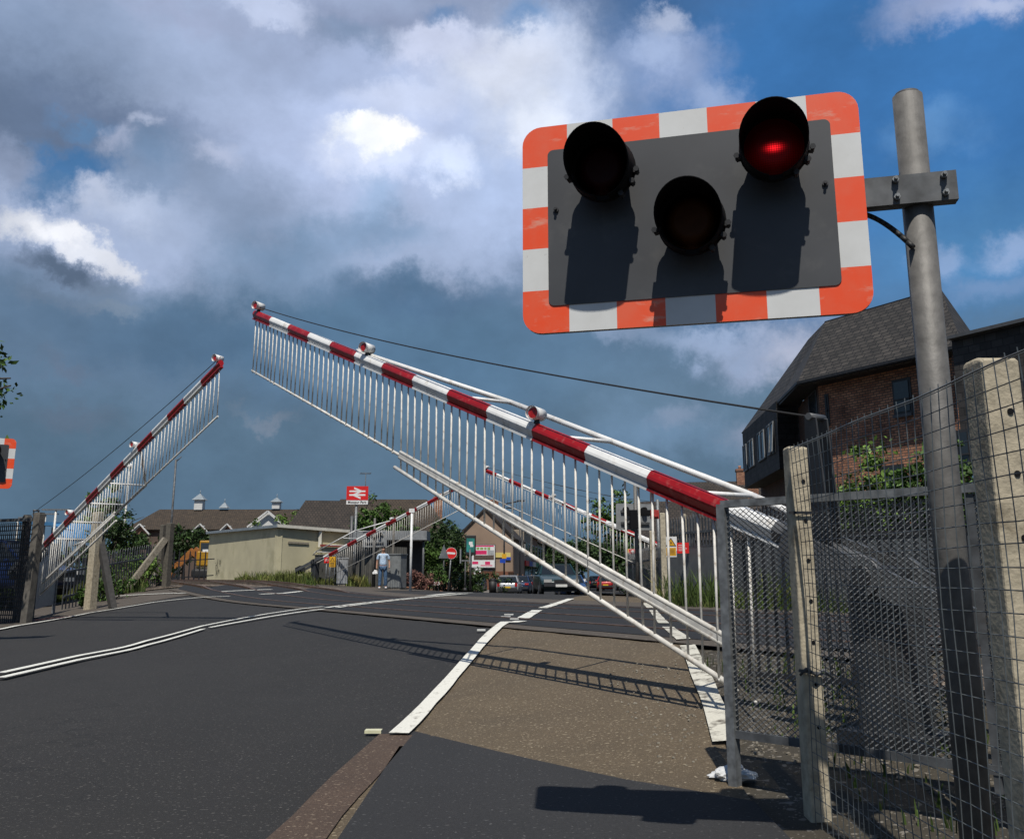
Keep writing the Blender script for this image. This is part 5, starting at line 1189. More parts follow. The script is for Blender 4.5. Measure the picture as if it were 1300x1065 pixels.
q = MB(); q.slab([pz(.53, zb, .55), pz(.92, zb, .55), pz(.92, 2.55, .55), pz(.53, 2.55, .55)], .5); q.slab([pz(.53, zb, .06), pz(.53, zb, .55), pz(.53, 2.55, .55), pz(.53, 2.55, .06)], .05); kk = part('kiosk', q, cream, shed, True)
q = MB(); q.beam(pz(.51, 2.62, .58), pz(.94, 2.62, .58), .16, .11); part('red_trim', q, pm('faded_red', (.28, .05, .04), .7, .15, 9), kk, True)
q = MB(); q.slab([pz(.70, 1.75, .57), pz(.88, 1.75, .57), pz(.88, 2.35, .57), pz(.70, 2.35, .57)], .03); part('window', q, dark_glass, kk, True)
q = MB(); rr_ = random.Random(4)
fS = (V3(SBp, 0) - V3(SA, 0)); 
for i in range(14):
    f = .18 + rr_.uniform(-.03, .035); z = 1.7 + rr_.uniform(-.45, .45); a = V3(SA, z) + fS * f + Vector((-.02, -.045, 0)); b = a + fS.normalized() * rr_.uniform(-.3, .3) + Vector((0, 0, rr_.uniform(-.35, .35))); q.beam(a, b, .012, .03)
part('graffiti', q, pm('spray_paint', (.10, .10, .07), .8), shed, True)
# ---------------------------------------------------------------- brown tiled building behind the station sign
p0 = P(470, 740, 78)
hs = house('house', 'dark brown hipped-roof building rising behind the station sign', p0.x + .4, 82, 12.0, 10, 4.2, 3.7, R(4), red_brick, tile2, chim=((4.75, -.5, .75, .1),), hip=2.6)
house('house', 'darker roofed wing left of the brown hipped building, above the shed', P(410, 740, 76).x, 76, 7.0, 9, 2.8, 4.1, R(10), red_brick, tile, hip=2.2)
q = P(243, 740, 0 + 30)
ae = thing('tv_aerial', 'thin television aerial rising behind the station sign', 'aerial', (P(460, 740, 80).x, 80, 0)); zt = P(460, 601, 80).z
mb = MB(); mb.cyl((0, 0, 7.0), (0, 0, zt), .035, n=6); part('mast', mb, galv_dark, ae)
mb = MB(); mb.cyl((-.5, 0, zt), (.45, 0, zt), .035, n=6)
for i in range(6): mb.cyl((-.45 + i * .17, -.3, zt - .12), (-.45 + i * .17, .3, zt + .12), .022, n=5)
part('elements', mb, galv_dark, ae)
# school-like long roof far left with cupolas and gabled dormers
sc_ = thing('long_building', 'long brown-roofed building on the left with two white cupolas and small white gables', 'building', on(-40, 118))
YB = 120
def B(px, py, Y=YB): return P(px, py, Y)
zE2 = B(270, 672).z; zR2 = B(270, 643).z; xl = B(168, 660).x; xr = B(386, 660).x
brown_wall = pm('far_wall', (.10, .07, .055), .9, .1, 1)
q = MB(); q.box(((xl + xr) / 2, YB + 5, zE2 / 2 - .5), (xr - xl, 9, zE2 + 1)); part('wall', q, brown_wall, sc_, True)
q = MB(); q.slab([(xl - 1, YB, zE2), (xr + 1, YB, zE2), (xr - 1, YB + 5, zR2), (xl + 1.5, YB + 5, zR2)], .2); q.slab([(xr + 1, YB + 10, zE2), (xl - 1, YB + 10, zE2), (xl + 1.5, YB + 5, zR2), (xr - 1, YB + 5, zR2)], .2); part('roof', q, tile2, sc_, True)
for px_ in (181, 257, 291):
    a = B(px_, 667); q = MB(); hw = 1.15; q.slab([(a.x - hw, YB - .6, zE2 - .6), (a.x + hw, YB - .6, zE2 - .6), (a.x, YB - .6, a.z)], .3); dmr = part('dormer', q, red_brick, sc_, True)
    q = MB(); q.beam((a.x - hw - .2, YB - .95, zE2 - .7), (a.x, YB - .95, a.z + .15), .12, .26, up=(0, -1, 0)); q.beam((a.x + hw + .2, YB - .95, zE2 - .7), (a.x, YB - .95, a.z + .15), .12, .26, up=(0, -1, 0)); q.slab([(a.x - hw, YB - .9, zE2 - .6), (a.x, YB - .9, a.z), (a.x, YB + 2.4, a.z), (a.x - hw, YB + 2.4, zE2 - .6)], .1); part('bargeboard', q, win_w, dmr, True)
a = B(340, 649, 112); b = B(314, 669, 112); q = MB(); q.beam(a, b, .2, .32, up=(0, -1, 0)); q.beam(a, Vector((2 * a.x - b.x, 112, b.z)), .2, .32, up=(0, -1, 0)); q.slab([(b.x, 112.4, b.z), (2 * a.x - b.x, 112.4, b.z), (a.x, 112.4, a.z)], .3); part('gable', q, win_w, sc_, True)
for k, (px_, w_, py0, py1) in enumerate(((253, 1.1, 646, 628), (351, 1.0, 645, 633), (285, .8, 645, 639))):
    a = B(px_, py0, YB + 5); b = B(px_, py1, YB + 5); q = MB(); hh = b.z - a.z
    if k < 2: q.box((a.x, a.y, a.z + hh * .30), (w_, w_, hh * .75))
    cu = part('cupola', q, win_w, sc_, True) if k < 2 else None
    q = MB(); zc = a.z + hh * (.62 if k < 2 else 0); zz = b.z; o = w_ * .75
    q.add([(a.x - o, a.y - o, zc), (a.x + o, a.y - o, zc), (a.x + o, a.y + o, zc), (a.x - o, a.y + o, zc), (a.x, a.y, zz + .2)], [(0, 1, 4), (1, 2, 4), (2, 3, 4), (3, 0, 4), (3, 2, 1, 0)])
    q.cyl((a.x, a.y, zz), (a.x, a.y, zz + .6), .05, n=6)
    part('cupola_roof', q, felt, cu or sc_, True)
# low white buildings and sheds in the gap
house('house', 'small white-walled building seen beyond the left grass', P(182, 740, 98).x, 98, 6, 5, 2.1, 1.0, R(5), render_w, tile)
# blue roofed shelter behind the left barrier
bs = thing('shelter', 'long light-blue roofed shelter behind the foot of the left barrier', 'shelter', on(-30, 60)); A_ = P(46, 665, 62); Bq = P(90, 666, 60); Cq = P(97, 677, 58)
blue_r = pm('blue_steel', (.05, .17, .33), .5, .1, 4)
q = MB(); q.beam(A_, Bq, 2.4, .22); q.beam(Bq, Cq + Vector((.6, 0, -.4)), 2.4, .2); part('roof', q, blue_r, bs, True)
for f in (0.05, .5, .95): p_ = A_.lerp(Bq, f); q = MB(); q.cyl((p_.x, p_.y, -.2), (p_.x, p_.y, p_.z), .08, n=8); part('post', q, blue_r, bs, True)
# T-shaped lamp columns
def tlamp(label, px, Y, top, arm=.8, ball=False):
    t, h_, p = pole('lamp_column', label, px, Y, top, .07, white_d, 'lamp post'); mb = MB()
    if ball: mb.ball((0, 0, h_ + .12), .2, 12); part('globe', mb, sign_white, t)
    else: mb.box((0, 0, h_), (arm * 2, .2, .09)); part('lamp_head', mb, galv, t)
    t['group'] = 'lamp columns on the left'
tlamp('taller T-shaped lamp column left of the blue roofed shelter', 62, 58, 647, .85); tlamp('shorter T-shaped lamp column just left of the taller one', 49, 60, 652.5, .8); tlamp('globe-topped lamp post seen through the skirt of the left barrier', 152, 60, 594, ball=True)
for k, (px_, top_) in enumerate(((14, 660), (23, 657))): tlamp(['small far lamp column above the blue car', 'small far lamp column right of the blue car roof'][k], px_, 75, top_, .5)

# ---------------------------------------------------------------- excavator
ex = thing('excavator', 'orange and yellow excavator half hidden behind the left end of the shed', 'excavator', on(P(262, 740, 62).x, 62), R(0)); orange = pm('digger_orange', (.28, .105, .02), .5, .15, 4, grime=(.2, .08, .03), gamt=.6); yel = pm('digger_yellow', (.36, .19, .01), .45, .1, 4)
zg = P(246, 736, 62).z - g(*ex.location[:2])
mb = MB(); mb.box((.9, 0, zg + 1.35), (2.6, 2.2, .95)); o = part('body', mb, yel, ex); bev(o, .08)
mb = MB(); mb.box((.1, -.6, zg + 1.75), (.75, .9, 1.5)); o = part('cab', mb, yel, ex); bev(o, .06); mb = MB(); mb.box((.1, -1.06, zg + 2.0), (.55, .03, .7)); mb.box((-.29, -.6, zg + 2.0), (.03, .7, .7)); part('window', mb, sky_glass, o)
mb = MB(); mb.box((.15, -1.085, zg + 1.75), (.36, .01, .36)); part('notice', mb, sign_white, o)
for sy in (-.95, .95): mb = MB(); mb.box((.6, sy, zg + .42), (2.6, .45, .6)); o = part('track', mb, black_g, ex); bev(o, .2, 4)
mb = MB(); mb.beam((-.1, .1, zg + 1.2), (-1.0, .1, zg + 1.9), .35, .55); mb.beam((-1.0, .1, zg + 1.9), (-1.9, .1, zg + 1.0), .3, .4); mb.beam((-.1, .1, zg + 1.7), (1.3, .1, zg + 2.5), .3, .4); part('boom', mb, orange, ex)
mb = MB(); mb.beam((-1.9, .1, zg + 1.05), (-2.7, .1, zg + .5), .25, .3); part('stick', mb, orange, ex); mb = MB(); mb.box((-2.6, .1, zg + .35), (.7, .7, .5), ry=.5); part('bucket', mb, orange, ex)

# ---------------------------------------------------------------- trees and bushes, left and middle
X = lambda px, Y: P(px, 740, Y).x
tree('tree', 'dark round tree below the middle of the left barrier skirt', X(147, 58), 58, 4.6, 1.9, 1.5, 1.9, 3200, .13, leaf_d, seed=1)
tree('tree', 'dark bushy tree right of the thin mast by the rails', X(232, 66), 66, 4.2, 2.3, 1.6, 1.9, 3200, .14, leaf_d, seed=2)
tree('tree', 'slim tree top sticking out above the left barrier boom', X(121, 84), 84, 9.6, 2.4, 1.8, 3.6, 2600, .17, leaf_m, seed=3)
bush('bush', 'bright green shrubs above the shed roof at its left end', X(352, 100), 100, 4.4, 2.5, 8.3, 2600, .2, leaf_b, 4)
bush('bush', 'green shrub in front of the long brown roof, above the shed', X(375, 96), 96, 2.2, 2, 7.4, 1500, .18, leaf_m, 5)
tree('tree', 'conical green tree in front of the brown hipped roof', X(475, 66), 66, 6.6, 1.5, 1.2, 2.6, 5200, .12, leaf_m, seed=6)
tree('tree', 'lower rounded tree right of the conical one before the brown roof', X(502, 66), 66, 5.6, 1.9, 1.3, 1.9, 4600, .12, leaf_m, seed=7)
tree('tree', 'small leafy tree left of the conical one behind the sign pole', X(455, 68), 68, 4.9, 1.2, 1.0, 1.6, 3000, .12, leaf_d, seed=8)
for k, (px_, Y, w_, h_, m_, lb) in enumerate(((552, 58, 2.0, 4.4, leaf_d, 'broad dark evergreen at the street corner behind the no entry sign'), (570, 60, 1.25, 5.3, leaf_d, 'taller dark evergreen with a pointed top left of the gabled building'), (537, 57, 1.6, 3.4, leaf_m, 'mid-green shrub right of the white upright post'), (578, 66, 1.1, 4.4, leaf_d, 'narrow dark evergreen at the right end of the corner clump'))):
    tree('tree', lb, X(px_, Y), Y, h_, w_, w_ * .8, h_ * .46, 4200, .105, m_, cz=h_ * .52, seed=20 + k, group='dark evergreens at the street corner')
for k, (px_, Y, w_, h_, lb) in enumerate(((530, 46, .9, 1.0, 'pinkish flowering shrub right of the white upright post'), (552, 48, .8, 1.3, 'reddish shrub behind the low white street nameplate'), (543, 47, .7, .8, 'low pink ground shrub between the two flowering shrubs'))):
    bush('bush', lb, X(px_, Y), Y, w_, .6, h_, 900, .06, leaf_p if k != 1 else leaf_m, 30 + k, 'flowering shrubs by the station fence')
bush('bush', 'dark hedge mass at the foot of the evergreens behind the no entry sign', X(575, 62), 62, 3.6, 1.6, 1.9, 3200, .10, leaf_d, 34)
for k, (px_, Y, r_, h_) in enumerate(((140, 27.0, .8, .9), (112, 24.8, .35, .6), (178, 31, 1.1, 1.3), (160, 33, 1.4, 1.6))):
    bush('weed_clump', ['low weeds at the foot of the dark leaning brace', 'small leafy weed at the foot of the sunlit concrete post', 'weedy bush between the two braces on the left verge', 'larger weedy bush behind the pale brace'][k], X(px_, Y), Y, r_, r_ * .7, h_, 900, .06, leaf_m if k != 2 else leaf_b, 50 + k, 'weeds on the left verge')
# overhanging branches at the left edge
mb = MB(); rr = random.Random(77); tL_ = thing('tree', 'branches with sparse leaves hanging into view at the left edge', 'tree', on(-12.25, 18.5)); 
q = MB(); q.cyl((0, 0, -.1), (.3, 0, 3.5), .2, .13, 10); q.cyl((.3, 0, 3.5), (-.3, .2, 5.4), .13, .06, 8)
for k in range(9): a = Vector((.25, 0, 2.6 + k * .33)); b = a + Vector((1.7 + rr.uniform(-.7, .3), rr.uniform(-.4, .4), .2 + rr.uniform(-.3, .5))); q.cyl(a, b, .05, .015, 6)
part('trunk', q, bark, tL_); q = MB()
for (cx_, cz_, r_) in ((1.0, 4.9, .9), (1.2, 4.2, .8), (1.35, 3.6, .6), (.1, 5.2, 1.4), (-1, 4.5, 1.6), (.2, 3.6, 1.2)): leaves(q, (cx_, 0, cz_), (r_, r_, r_ * .8), 800, .075, rr)
part('crown', q, leaf_m, tL_)
# a line of distant greenery closing the horizon
for k in range(26):
    an = -52 + k * 4.1; D_ = 230 + 25 * math.sin(k * 2.3); x_ = D_ * math.tan(R(an * .62)); 
    tree('tree', 'hazy distant tree of the dark line along the horizon', x_, D_, 8.5 + 2.5 * math.sin(k * 1.9), 8.5, 5, 4.2, 900, .75, leaf_d, cz=4.6, trunk=.3, seed=100 + k, group='distant trees along the horizon', lobes=3)
# ================================================================ far street
pink = pm('pink_render', (.27, .19, .135), .9, .10, .5, grime=(.20, .145, .105), gamt=.6, gscale=.4)
YG = 110; gx = lambda px: P(px, 740, YG).x
zA = P(615, 645, YG).z; zEv = P(650, 681, YG).z
gb = thing('gabled_building', 'tan rendered gable-ended building carrying the pink and white billboard', 'building', on(gx(619), YG))
gl, gr, ga = gx(580), gx(651), gx(615); fdr = Vector((math.sin(R(6)), math.cos(R(6)), 0))
q = MB(); q.slab([(gl, YG, -1), (gr, YG, -1), (gr, YG, zEv), (ga, YG, zA), (gl, YG, zEv)], .5)
q.slab([Vector((gr, YG, -1)) + fdr * .5, Vector((gr, YG, -1)) + fdr * 14, Vector((gr, YG, zEv)) + fdr * 14, Vector((gr, YG, zEv)) + fdr * .5], .3); part('wall', q, pink, gb, True)
q = MB(); up_ = Vector((0, 0, .12))
q.slab([Vector((gr + .35, YG - .2, zEv - .25)), Vector((gr + .35, YG - .2, zEv - .25)) + fdr * 14, Vector((ga, YG - .2, zA + .1)) + fdr * 14, Vector((ga, YG - .2, zA + .1))], .2)
q.slab([Vector((ga, YG - .2, zA + .1)), Vector((ga, YG - .2, zA + .1)) + fdr * 14, Vector((gl - .35, YG - .2, zEv - .25)) + fdr * 14, Vector((gl - .35, YG - .2, zEv - .25))], .2); rf = part('roof', q, tile, gb, True)
q = MB(); cc = Vector((ga + .6, YG + 6, zA - .6)); q.box(cc + Vector((0, 0, .8)), (1.2, .9, 2.2)); q.box(cc + Vector((0, 0, 1.95)), (1.3, 1.0, .2)); part('chimney', q, red_brick, rf, True)
q = MB(); q.box((gx(638), YG - .06, P(638, 704.5, YG).z), (1.85, .1, .55)); part('yellow_shop_sign', q, pm('pale_yellow', (.62, .50, .16), .5, .05), gb, True)
q = MB(); q.box((gx(645), YG - .1, P(645, 709, YG).z), (.6, .1, .35)); part('blue_shop_sign', q, sign_blue, gb, True)
# billboard
bbx, bbz0, bbz1 = (gx(599), gx(628)), P(612, 720, YG - .4).z, P(612, 692, YG - .4).z
bw_, bh_ = bbx[1] - bbx[0], bbz1 - bbz0
bb = thing('billboard', 'framed advertising billboard in white, pink and brown on the gable end', 'billboard', ((bbx[0] + bbx[1]) / 2, YG - .35, (bbz0 + bbz1) / 2), R(0))
mb = MB(); mb.box((0, 0, 0), (bw_ + .18, .22, bh_ + .18)); part('frame', mb, galv_dark, bb)
mb = MB(); rect(mb, -bw_ / 2, -bh_ / 2, bw_ / 2, bh_ / 2, -.115); part('poster', mb, sign_white, bb)
pink_i = pm('poster_pink', (.62, .02, .12), .5, .05); green_i = pm('poster_green', (.25, .36, .12), .5, .3, 9); brown_i = pm('poster_brown', (.085, .06, .045), .6, .3, 5); grey_i = pm('poster_grey', (.35, .36, .36), .5, .15, 4)
for nm, mt, rc in (('pink_band', pink_i, ((-.5, .43, .46, .49), (-.5, .08, .15, .26), (-.48, -.36, -.22, -.24), (-.12, -.44, .4, -.40), (.08, -.38, .3, -.24))), ('green_letters', green_i, ((-.3, .29, -.18, .40), (-.14, .29, .0, .40), (.04, .29, .14, .40), (.18, .28, .30, .41))), ('brown_band', brown_i, ((-.42, -.17, .47, .05),)), ('grey_picture', grey_i, ((.18, .06, .47, .27),))):
    mb = MB(); [rect(mb, a * bw_, b * bh_, c_ * bw_, d_ * bh_, -.119) for a, b, c_, d_ in rc]; part(nm, mb, mt, bb)
mb = MB(); mb.box((0, .06, -bh_ / 2 - .3), (bw_ * .8, .1, .35)); part('bracket', mb, dark_m, bb)
# timber fence, brick pier and small white board below the billboard
ff = thing('board_fence', 'red-brown board fence under the billboard', 'fence', on(gx(612), 104)); yF = 104
q = MB(); fx0, fx1 = X(588, yF), X(652, yF); n = 48
for i in range(n): a = fx0 + (fx1 - fx0) * i / n; q.box((a + .06, yF, .62), ((fx1 - fx0) / n - .012, .04, 2.1 + .03 * math.sin(i * 7)))
part('boards', q, pm('red_boards', (.15, .055, .028), .85, .2, 4), ff, True)
q = MB(); q.box((X(608, 90), 90, .45), (.55, .55, 1.9)); q.box((X(608, 90), 90, 1.43), (.65, .65, .12)); single('brick_pier', q, red_brick, 'short brick pier right of the black car on the forecourt', 'pier', None, on(X(608, 90), 90))
q = MB(); q.box((X(606, 100), 100, P(606, 725, 100).z), (.75, .05, .62)); q.cyl((X(606, 100), 100.05, -.3), (X(606, 100), 100.05, 1.6), .04, n=8); single('notice_board', q, sign_white, 'small white board just under the billboard', 'sign', None, on(X(606, 100), 100))
# row of shops
cols = [(.30, .25, .19), (.24, .13, .08), (.35, .32, .27), (.16, .11, .08)]
sg_cols = [(.50, .03, .03), (.05, .09, .35), (.55, .55, .5), (.05, .22, .12), (.45, .30, .03), (.30, .02, .05)]
p0 = Vector((gr, YG, 0)) + fdr * 14; nrm_ = Vector((fdr.y, -fdr.x, 0))
for k in range(4):
    a = p0 + fdr * (k * 11.5 + .2); b = a + fdr * 11.2; zt_ = 6.3 + (.5 if k % 2 else 0) + (.9 if k == 0 else 0)
    t = thing('shop_building', ['nearest timber-fronted shop building right of the gabled building', 'second shop building along the left side of the far street', 'third shop building along the left side of the far street', 'last shop building before the trees of the far street'][k], 'building', a, 0, 'shops along the far street')
    q = MB(); q.slab([a + Vector((0, 0, -1)), b + Vector((0, 0, -1)), b + Vector((0, 0, zt_)), a + Vector((0, 0, zt_))], 8); part('wall', q, pm('shop_wall_%s' % 'abcd'[k], cols[k], .9, .12, 1), t, True)
    q = MB(); q.slab([a + nrm_ * .4 + Vector((0, 0, zt_)), b + nrm_ * .4 + Vector((0, 0, zt_)), b - nrm_ * 4 + Vector((0, 0, zt_ + 2.6)), a - nrm_ * 4 + Vector((0, 0, zt_ + 2.6))], .2); q.slab([a - nrm_ * 4 + Vector((0, 0, zt_ + 2.6)), b - nrm_ * 4 + Vector((0, 0, zt_ + 2.6)), b - nrm_ * 8.3 + Vector((0, 0, zt_)), a - nrm_ * 8.3 + Vector((0, 0, zt_))], .2); q.add([a + Vector((0, 0, zt_)), a - nrm_ * 8 + Vector((0, 0, zt_)), a - nrm_ * 4 + Vector((0, 0, zt_ + 2.5))], [(0, 1, 2)]); rf = part('roof', q, tile, t, True)
    q = MB(); c_ = a - nrm_ * 4 + Vector((0, 0, zt_ + 2.8)); q.box(c_ + fdr * .8, (1.0, 1.2, 2.0)); part('chimney', q, red_brick, rf, True)
    for j in range(2):
        s_ = 1.0 + j * 5.4; q = MB(); q.slab([a + fdr * s_ + nrm_ * .06 + Vector((0, 0, 3.9)), a + fdr * (s_ + 3.6) + nrm_ * .06 + Vector((0, 0, 3.9)), a + fdr * (s_ + 3.6) + nrm_ * .06 + Vector((0, 0, 5.6)), a + fdr * s_ + nrm_ * .06 + Vector((0, 0, 5.6))], .05); wd_ = part('window', q, win_w, t, True)
        q = MB()
        for i in range(3): u0_ = s_ + .12 + i * 1.16; q.slab([a + fdr * u0_ + nrm_ * .09 + Vector((0, 0, 4.0)), a + fdr * (u0_ + 1.0) + nrm_ * .09 + Vector((0, 0, 4.0)), a + fdr * (u0_ + 1.0) + nrm_ * .09 + Vector((0, 0, 5.5)), a + fdr * u0_ + nrm_ * .09 + Vector((0, 0, 5.5))], .02)
        part('pane', q, dark_glass, wd_, True)
        q = MB(); q.slab([a + fdr * (s_ - .6) + nrm_ * .25 + Vector((0, 0, 2.55)), a + fdr * (s_ + 4.4) + nrm_ * .25 + Vector((0, 0, 2.55)), a + fdr * (s_ + 4.4) + nrm_ * .25 + Vector((0, 0, 3.2)), a + fdr * (s_ - .6) + nrm_ * .25 + Vector((0, 0, 3.2))], .2); part('shop_fascia', q, pm('fascia_%s' % 'abcdefgh'[k * 2 + j], sg_cols[(k * 2 + j) % 6], .5, .1), t, True)
        q = MB(); q.slab([a + fdr * (s_ - .4) + nrm_ * .08 + Vector((0, 0, .2)), a + fdr * (s_ + 4.2) + nrm_ * .08 + Vector((0, 0, .2)), a + fdr * (s_ + 4.2) + nrm_ * .08 + Vector((0, 0, 2.5)), a + fdr * (s_ - .4) + nrm_ * .08 + Vector((0, 0, 2.5))], .04); part('shop_window', q, dark_glass, t, True)
    if k in (0, 1):
        q = MB()
        for j in range(5): q.beam(a + fdr * (1 + 2.2 * j) + nrm_ * .05 + Vector((0, 0, 3.4)), a + fdr * (1 + 2.2 * j) + nrm_ * .05 + Vector((0, 0, zt_)), .14, .05)
        part('timber_framing', q, ink, t, True)
# street furniture beyond the crossing
def disc(mb, c, r, y, n=28): mb.add([(c[0] + r * math.cos(i * 2 * math.pi / n), y, c[1] + r * math.sin(i * 2 * math.pi / n)) for i in range(n)], [tuple(range(n))])
t, h_, p = pole('no_entry_sign', 'round red no entry sign on a slightly leaning grey pole', 569, 50, 702, .04, galv, 'road sign'); t.rotation_euler = (0, R(4), 0)
mb = MB(); mb.cyl((0, -.05, h_ + .0), (0, -.07, h_ + .0), .30, n=30); pa = part('plate', mb, sign_white, t); mb = MB(); disc(mb, (0, h_), .285, -.073); part('red_disc', mb, sign_red, pa); mb = MB(); rect(mb, -.21, h_ - .05, .21, h_ + .05, -.075); part('white_bar', mb, sign_white, pa)
t, h_, p = pole('road_sign', 'back of a triangular road sign on a grey pole left of the no entry sign', 563, 49, 700, .045, grey_mid, 'road sign'); mb = MB(); plate(mb, [(-.42, h_ - .35), (.30, h_ - .35), (-.06, h_ + .35)], -.05, -.065); pa = part('plate', mb, panel_b, t); pa.rotation_euler = (0, 0, R(50))
t, h_, p = pole('traffic_signal', 'small traffic light pole seen side-on right of the no entry sign', 590.5, 52, 712, .05, grey_mid, 'traffic light')
for dx in (-.26, .26): mb = MB(); mb.box((dx, 0, h_ + .25), (.07, .5, .75)); part('head', mb, panel_b, t)
mb = MB(); mb.box((0, 0, h_ + .02), (.56, .08, .08)); part('crossbar', mb, galv, t); mb = MB(); mb.cyl((0, 0, 0), (0, 0, .3), .10, n=12); part('base', mb, black_g, t)
t, h_, p = pole('advert_panel', 'upright black-framed panel with a green and blue poster on a dark post', 597, 55, 704, .07, black_g, 'advert panel')
zc = P(597, 692, 55).z - g(p.x, p.y); mb = MB(); mb.box((0, -.02, zc), (.62, .16, 1.15)); o = part('frame', mb, black_g, t); bev(o, .04)
mb = MB(); rect(mb, -.23, zc - .40, .23, zc + .40, -.105); part('poster', mb, pm('poster_teal', (.03, .20, .17), .4, .3, 3, grime=(.04, .16, .34), gamt=.9, gscale=2), o); mb = MB(); rect(mb, -.09, zc + .02, .12, zc + .2, -.108); rect(mb, -.02, zc - .1, .16, zc + .03, -.1085); part('poster_print', mb, sign_white, o)
t, h_, p = pole('lamp_column', 'dark lamp column with yellow and blue plates in front of the gabled building', 640, 76, 640, .07, dark_m, 'lamp post'); mb = MB(); mb.box((0, -.09, P(640, 706, 76).z + .3), (.36, .03, .36)); part('yellow_plate', mb, sign_yel, t); mb = MB(); mb.box((-.12, -.09, P(639, 711, 76).z + .25), (.44, .03, .33)); part('blue_plate', mb, sign_blue, t)
q = MB(); q.cyl((0, 0, h_), (1.2, 0, h_ + .25), .05, n=8); q.box((1.35, 0, h_ + .27), (.6, .2, .12)); part('lamp_head', q, dark_m, t)
t, h_, p = pole('lamp_column', 'tall thin lamp column rising above the shops beyond the gabled building', 660, 100, 648, .06, dark_m, 'lamp post'); q = MB(); q.cyl((0, 0, h_), (-1.0, 0, h_ + .25), .05, n=8); q.box((-1.15, 0, h_ + .27), (.6, .2, .12)); part('lamp_head', q, dark_m, t)
lb = thing('litter_bin', 'black litter bin at the kerb in front of the parked silver car', 'bin', on(X(625.5, 60), 60, .13)); mb = MB(); mb.cyl((0, 0, 0), (0, 0, .82), .22, .27, 18); part('body', mb, black_g, lb); mb = MB(); mb.cyl((0, 0, .82), (0, 0, .88), .29, .25, 18); mb.cyl((0, 0, .88), (0, 0, .95), .25, .12, 18); part('lid', mb, black_g, lb)
np_ = thing('street_nameplate', 'low white street nameplate on two short legs beside the flowering shrubs', 'sign', on(X(551, 47), 47)); mb = MB(); mb.box((0, 0, P(551, 740.5, 47).z - g(X(551, 47), 47)), (.62, .03, .15)); part('plate', mb, sign_white, np_); mb = MB(); [rect(mb, -.24 + .1 * i, P(551, 740.5, 47).z - g(X(551, 47), 47) - .03, -.17 + .1 * i, P(551, 740.5, 47).z - g(X(551, 47), 47) + .03, -.017) for i in range(5)]; part('lettering', mb, ink, np_)
for dx in (-.22, .22): mb = MB(); mb.box((dx, .03, .2), (.05, .04, .6)); part('leg', mb, ink, np_)
t, h_, p = pole('station_roundel_sign', 'small red and white sign on a post under the far right barrier', 804, 36, 700, .04, galv, 'sign'); mb = MB(); mb.box((0, -.05, h_ - .1), (.30, .03, .40)); pa = part('panel', mb, sign_white, t); mb = MB(); rect(mb, -.14, h_ - .09, .14, h_ + .09, -.068); part('red_field', mb, sign_red, pa); mb = MB(); disc(mb, (0, h_), .06, -.071); part('white_mark', mb, sign_white, pa)
mb = MB(); mb.box((-.2, -.02, h_ + .02), (.1, .08, .16)); part('yellow_tab', mb, sign_yel, t)
t, h_, p = pole('post', 'thin grey-green post beside the small red and white sign', 796, 36.5, 708, .035, galv, 'post')
t, h_, p = pole('pole', 'dark upright pole behind the back of the right-hand signal board', 831, 40, 612, .10, pm('rusty_pole', (.05, .032, .028), .8, .2), 'pole')
t, h_, p = pole('pole', 'thin light pole with slots beside the dark pole on the right', 838, 30, 634, .06, galv, 'pole')
rb = P(833, 652, 27.5); q = MB(); q.cyl(rb, rb + Vector((0, .25, 0)), .09, n=16); q.box(rb + Vector((0, .3, 0)), (.24, .12, .26)); single('red_lamp', q, pm('dull_red', (.35, .03, .025), .5), 'small red lamp hanging at the right end of the far signal board', 'lamp', None, rb)
q = MB(); q.box(P(814, 651, 27.9), (1.0, .3, .16)); q.box(P(806, 660, 27.8), (.3, .3, .5)); single('signal_box', q, black_m, 'black gantry box behind the grey signal board on the right', 'box', None, P(814, 651, 27.9))
line_fence('palisade_fence', 'grey railings behind the far right barrier along the pavement', (X(795, 34), 34), (X(842, 27), 27), 1.5, galv_dark, .16, True, None)

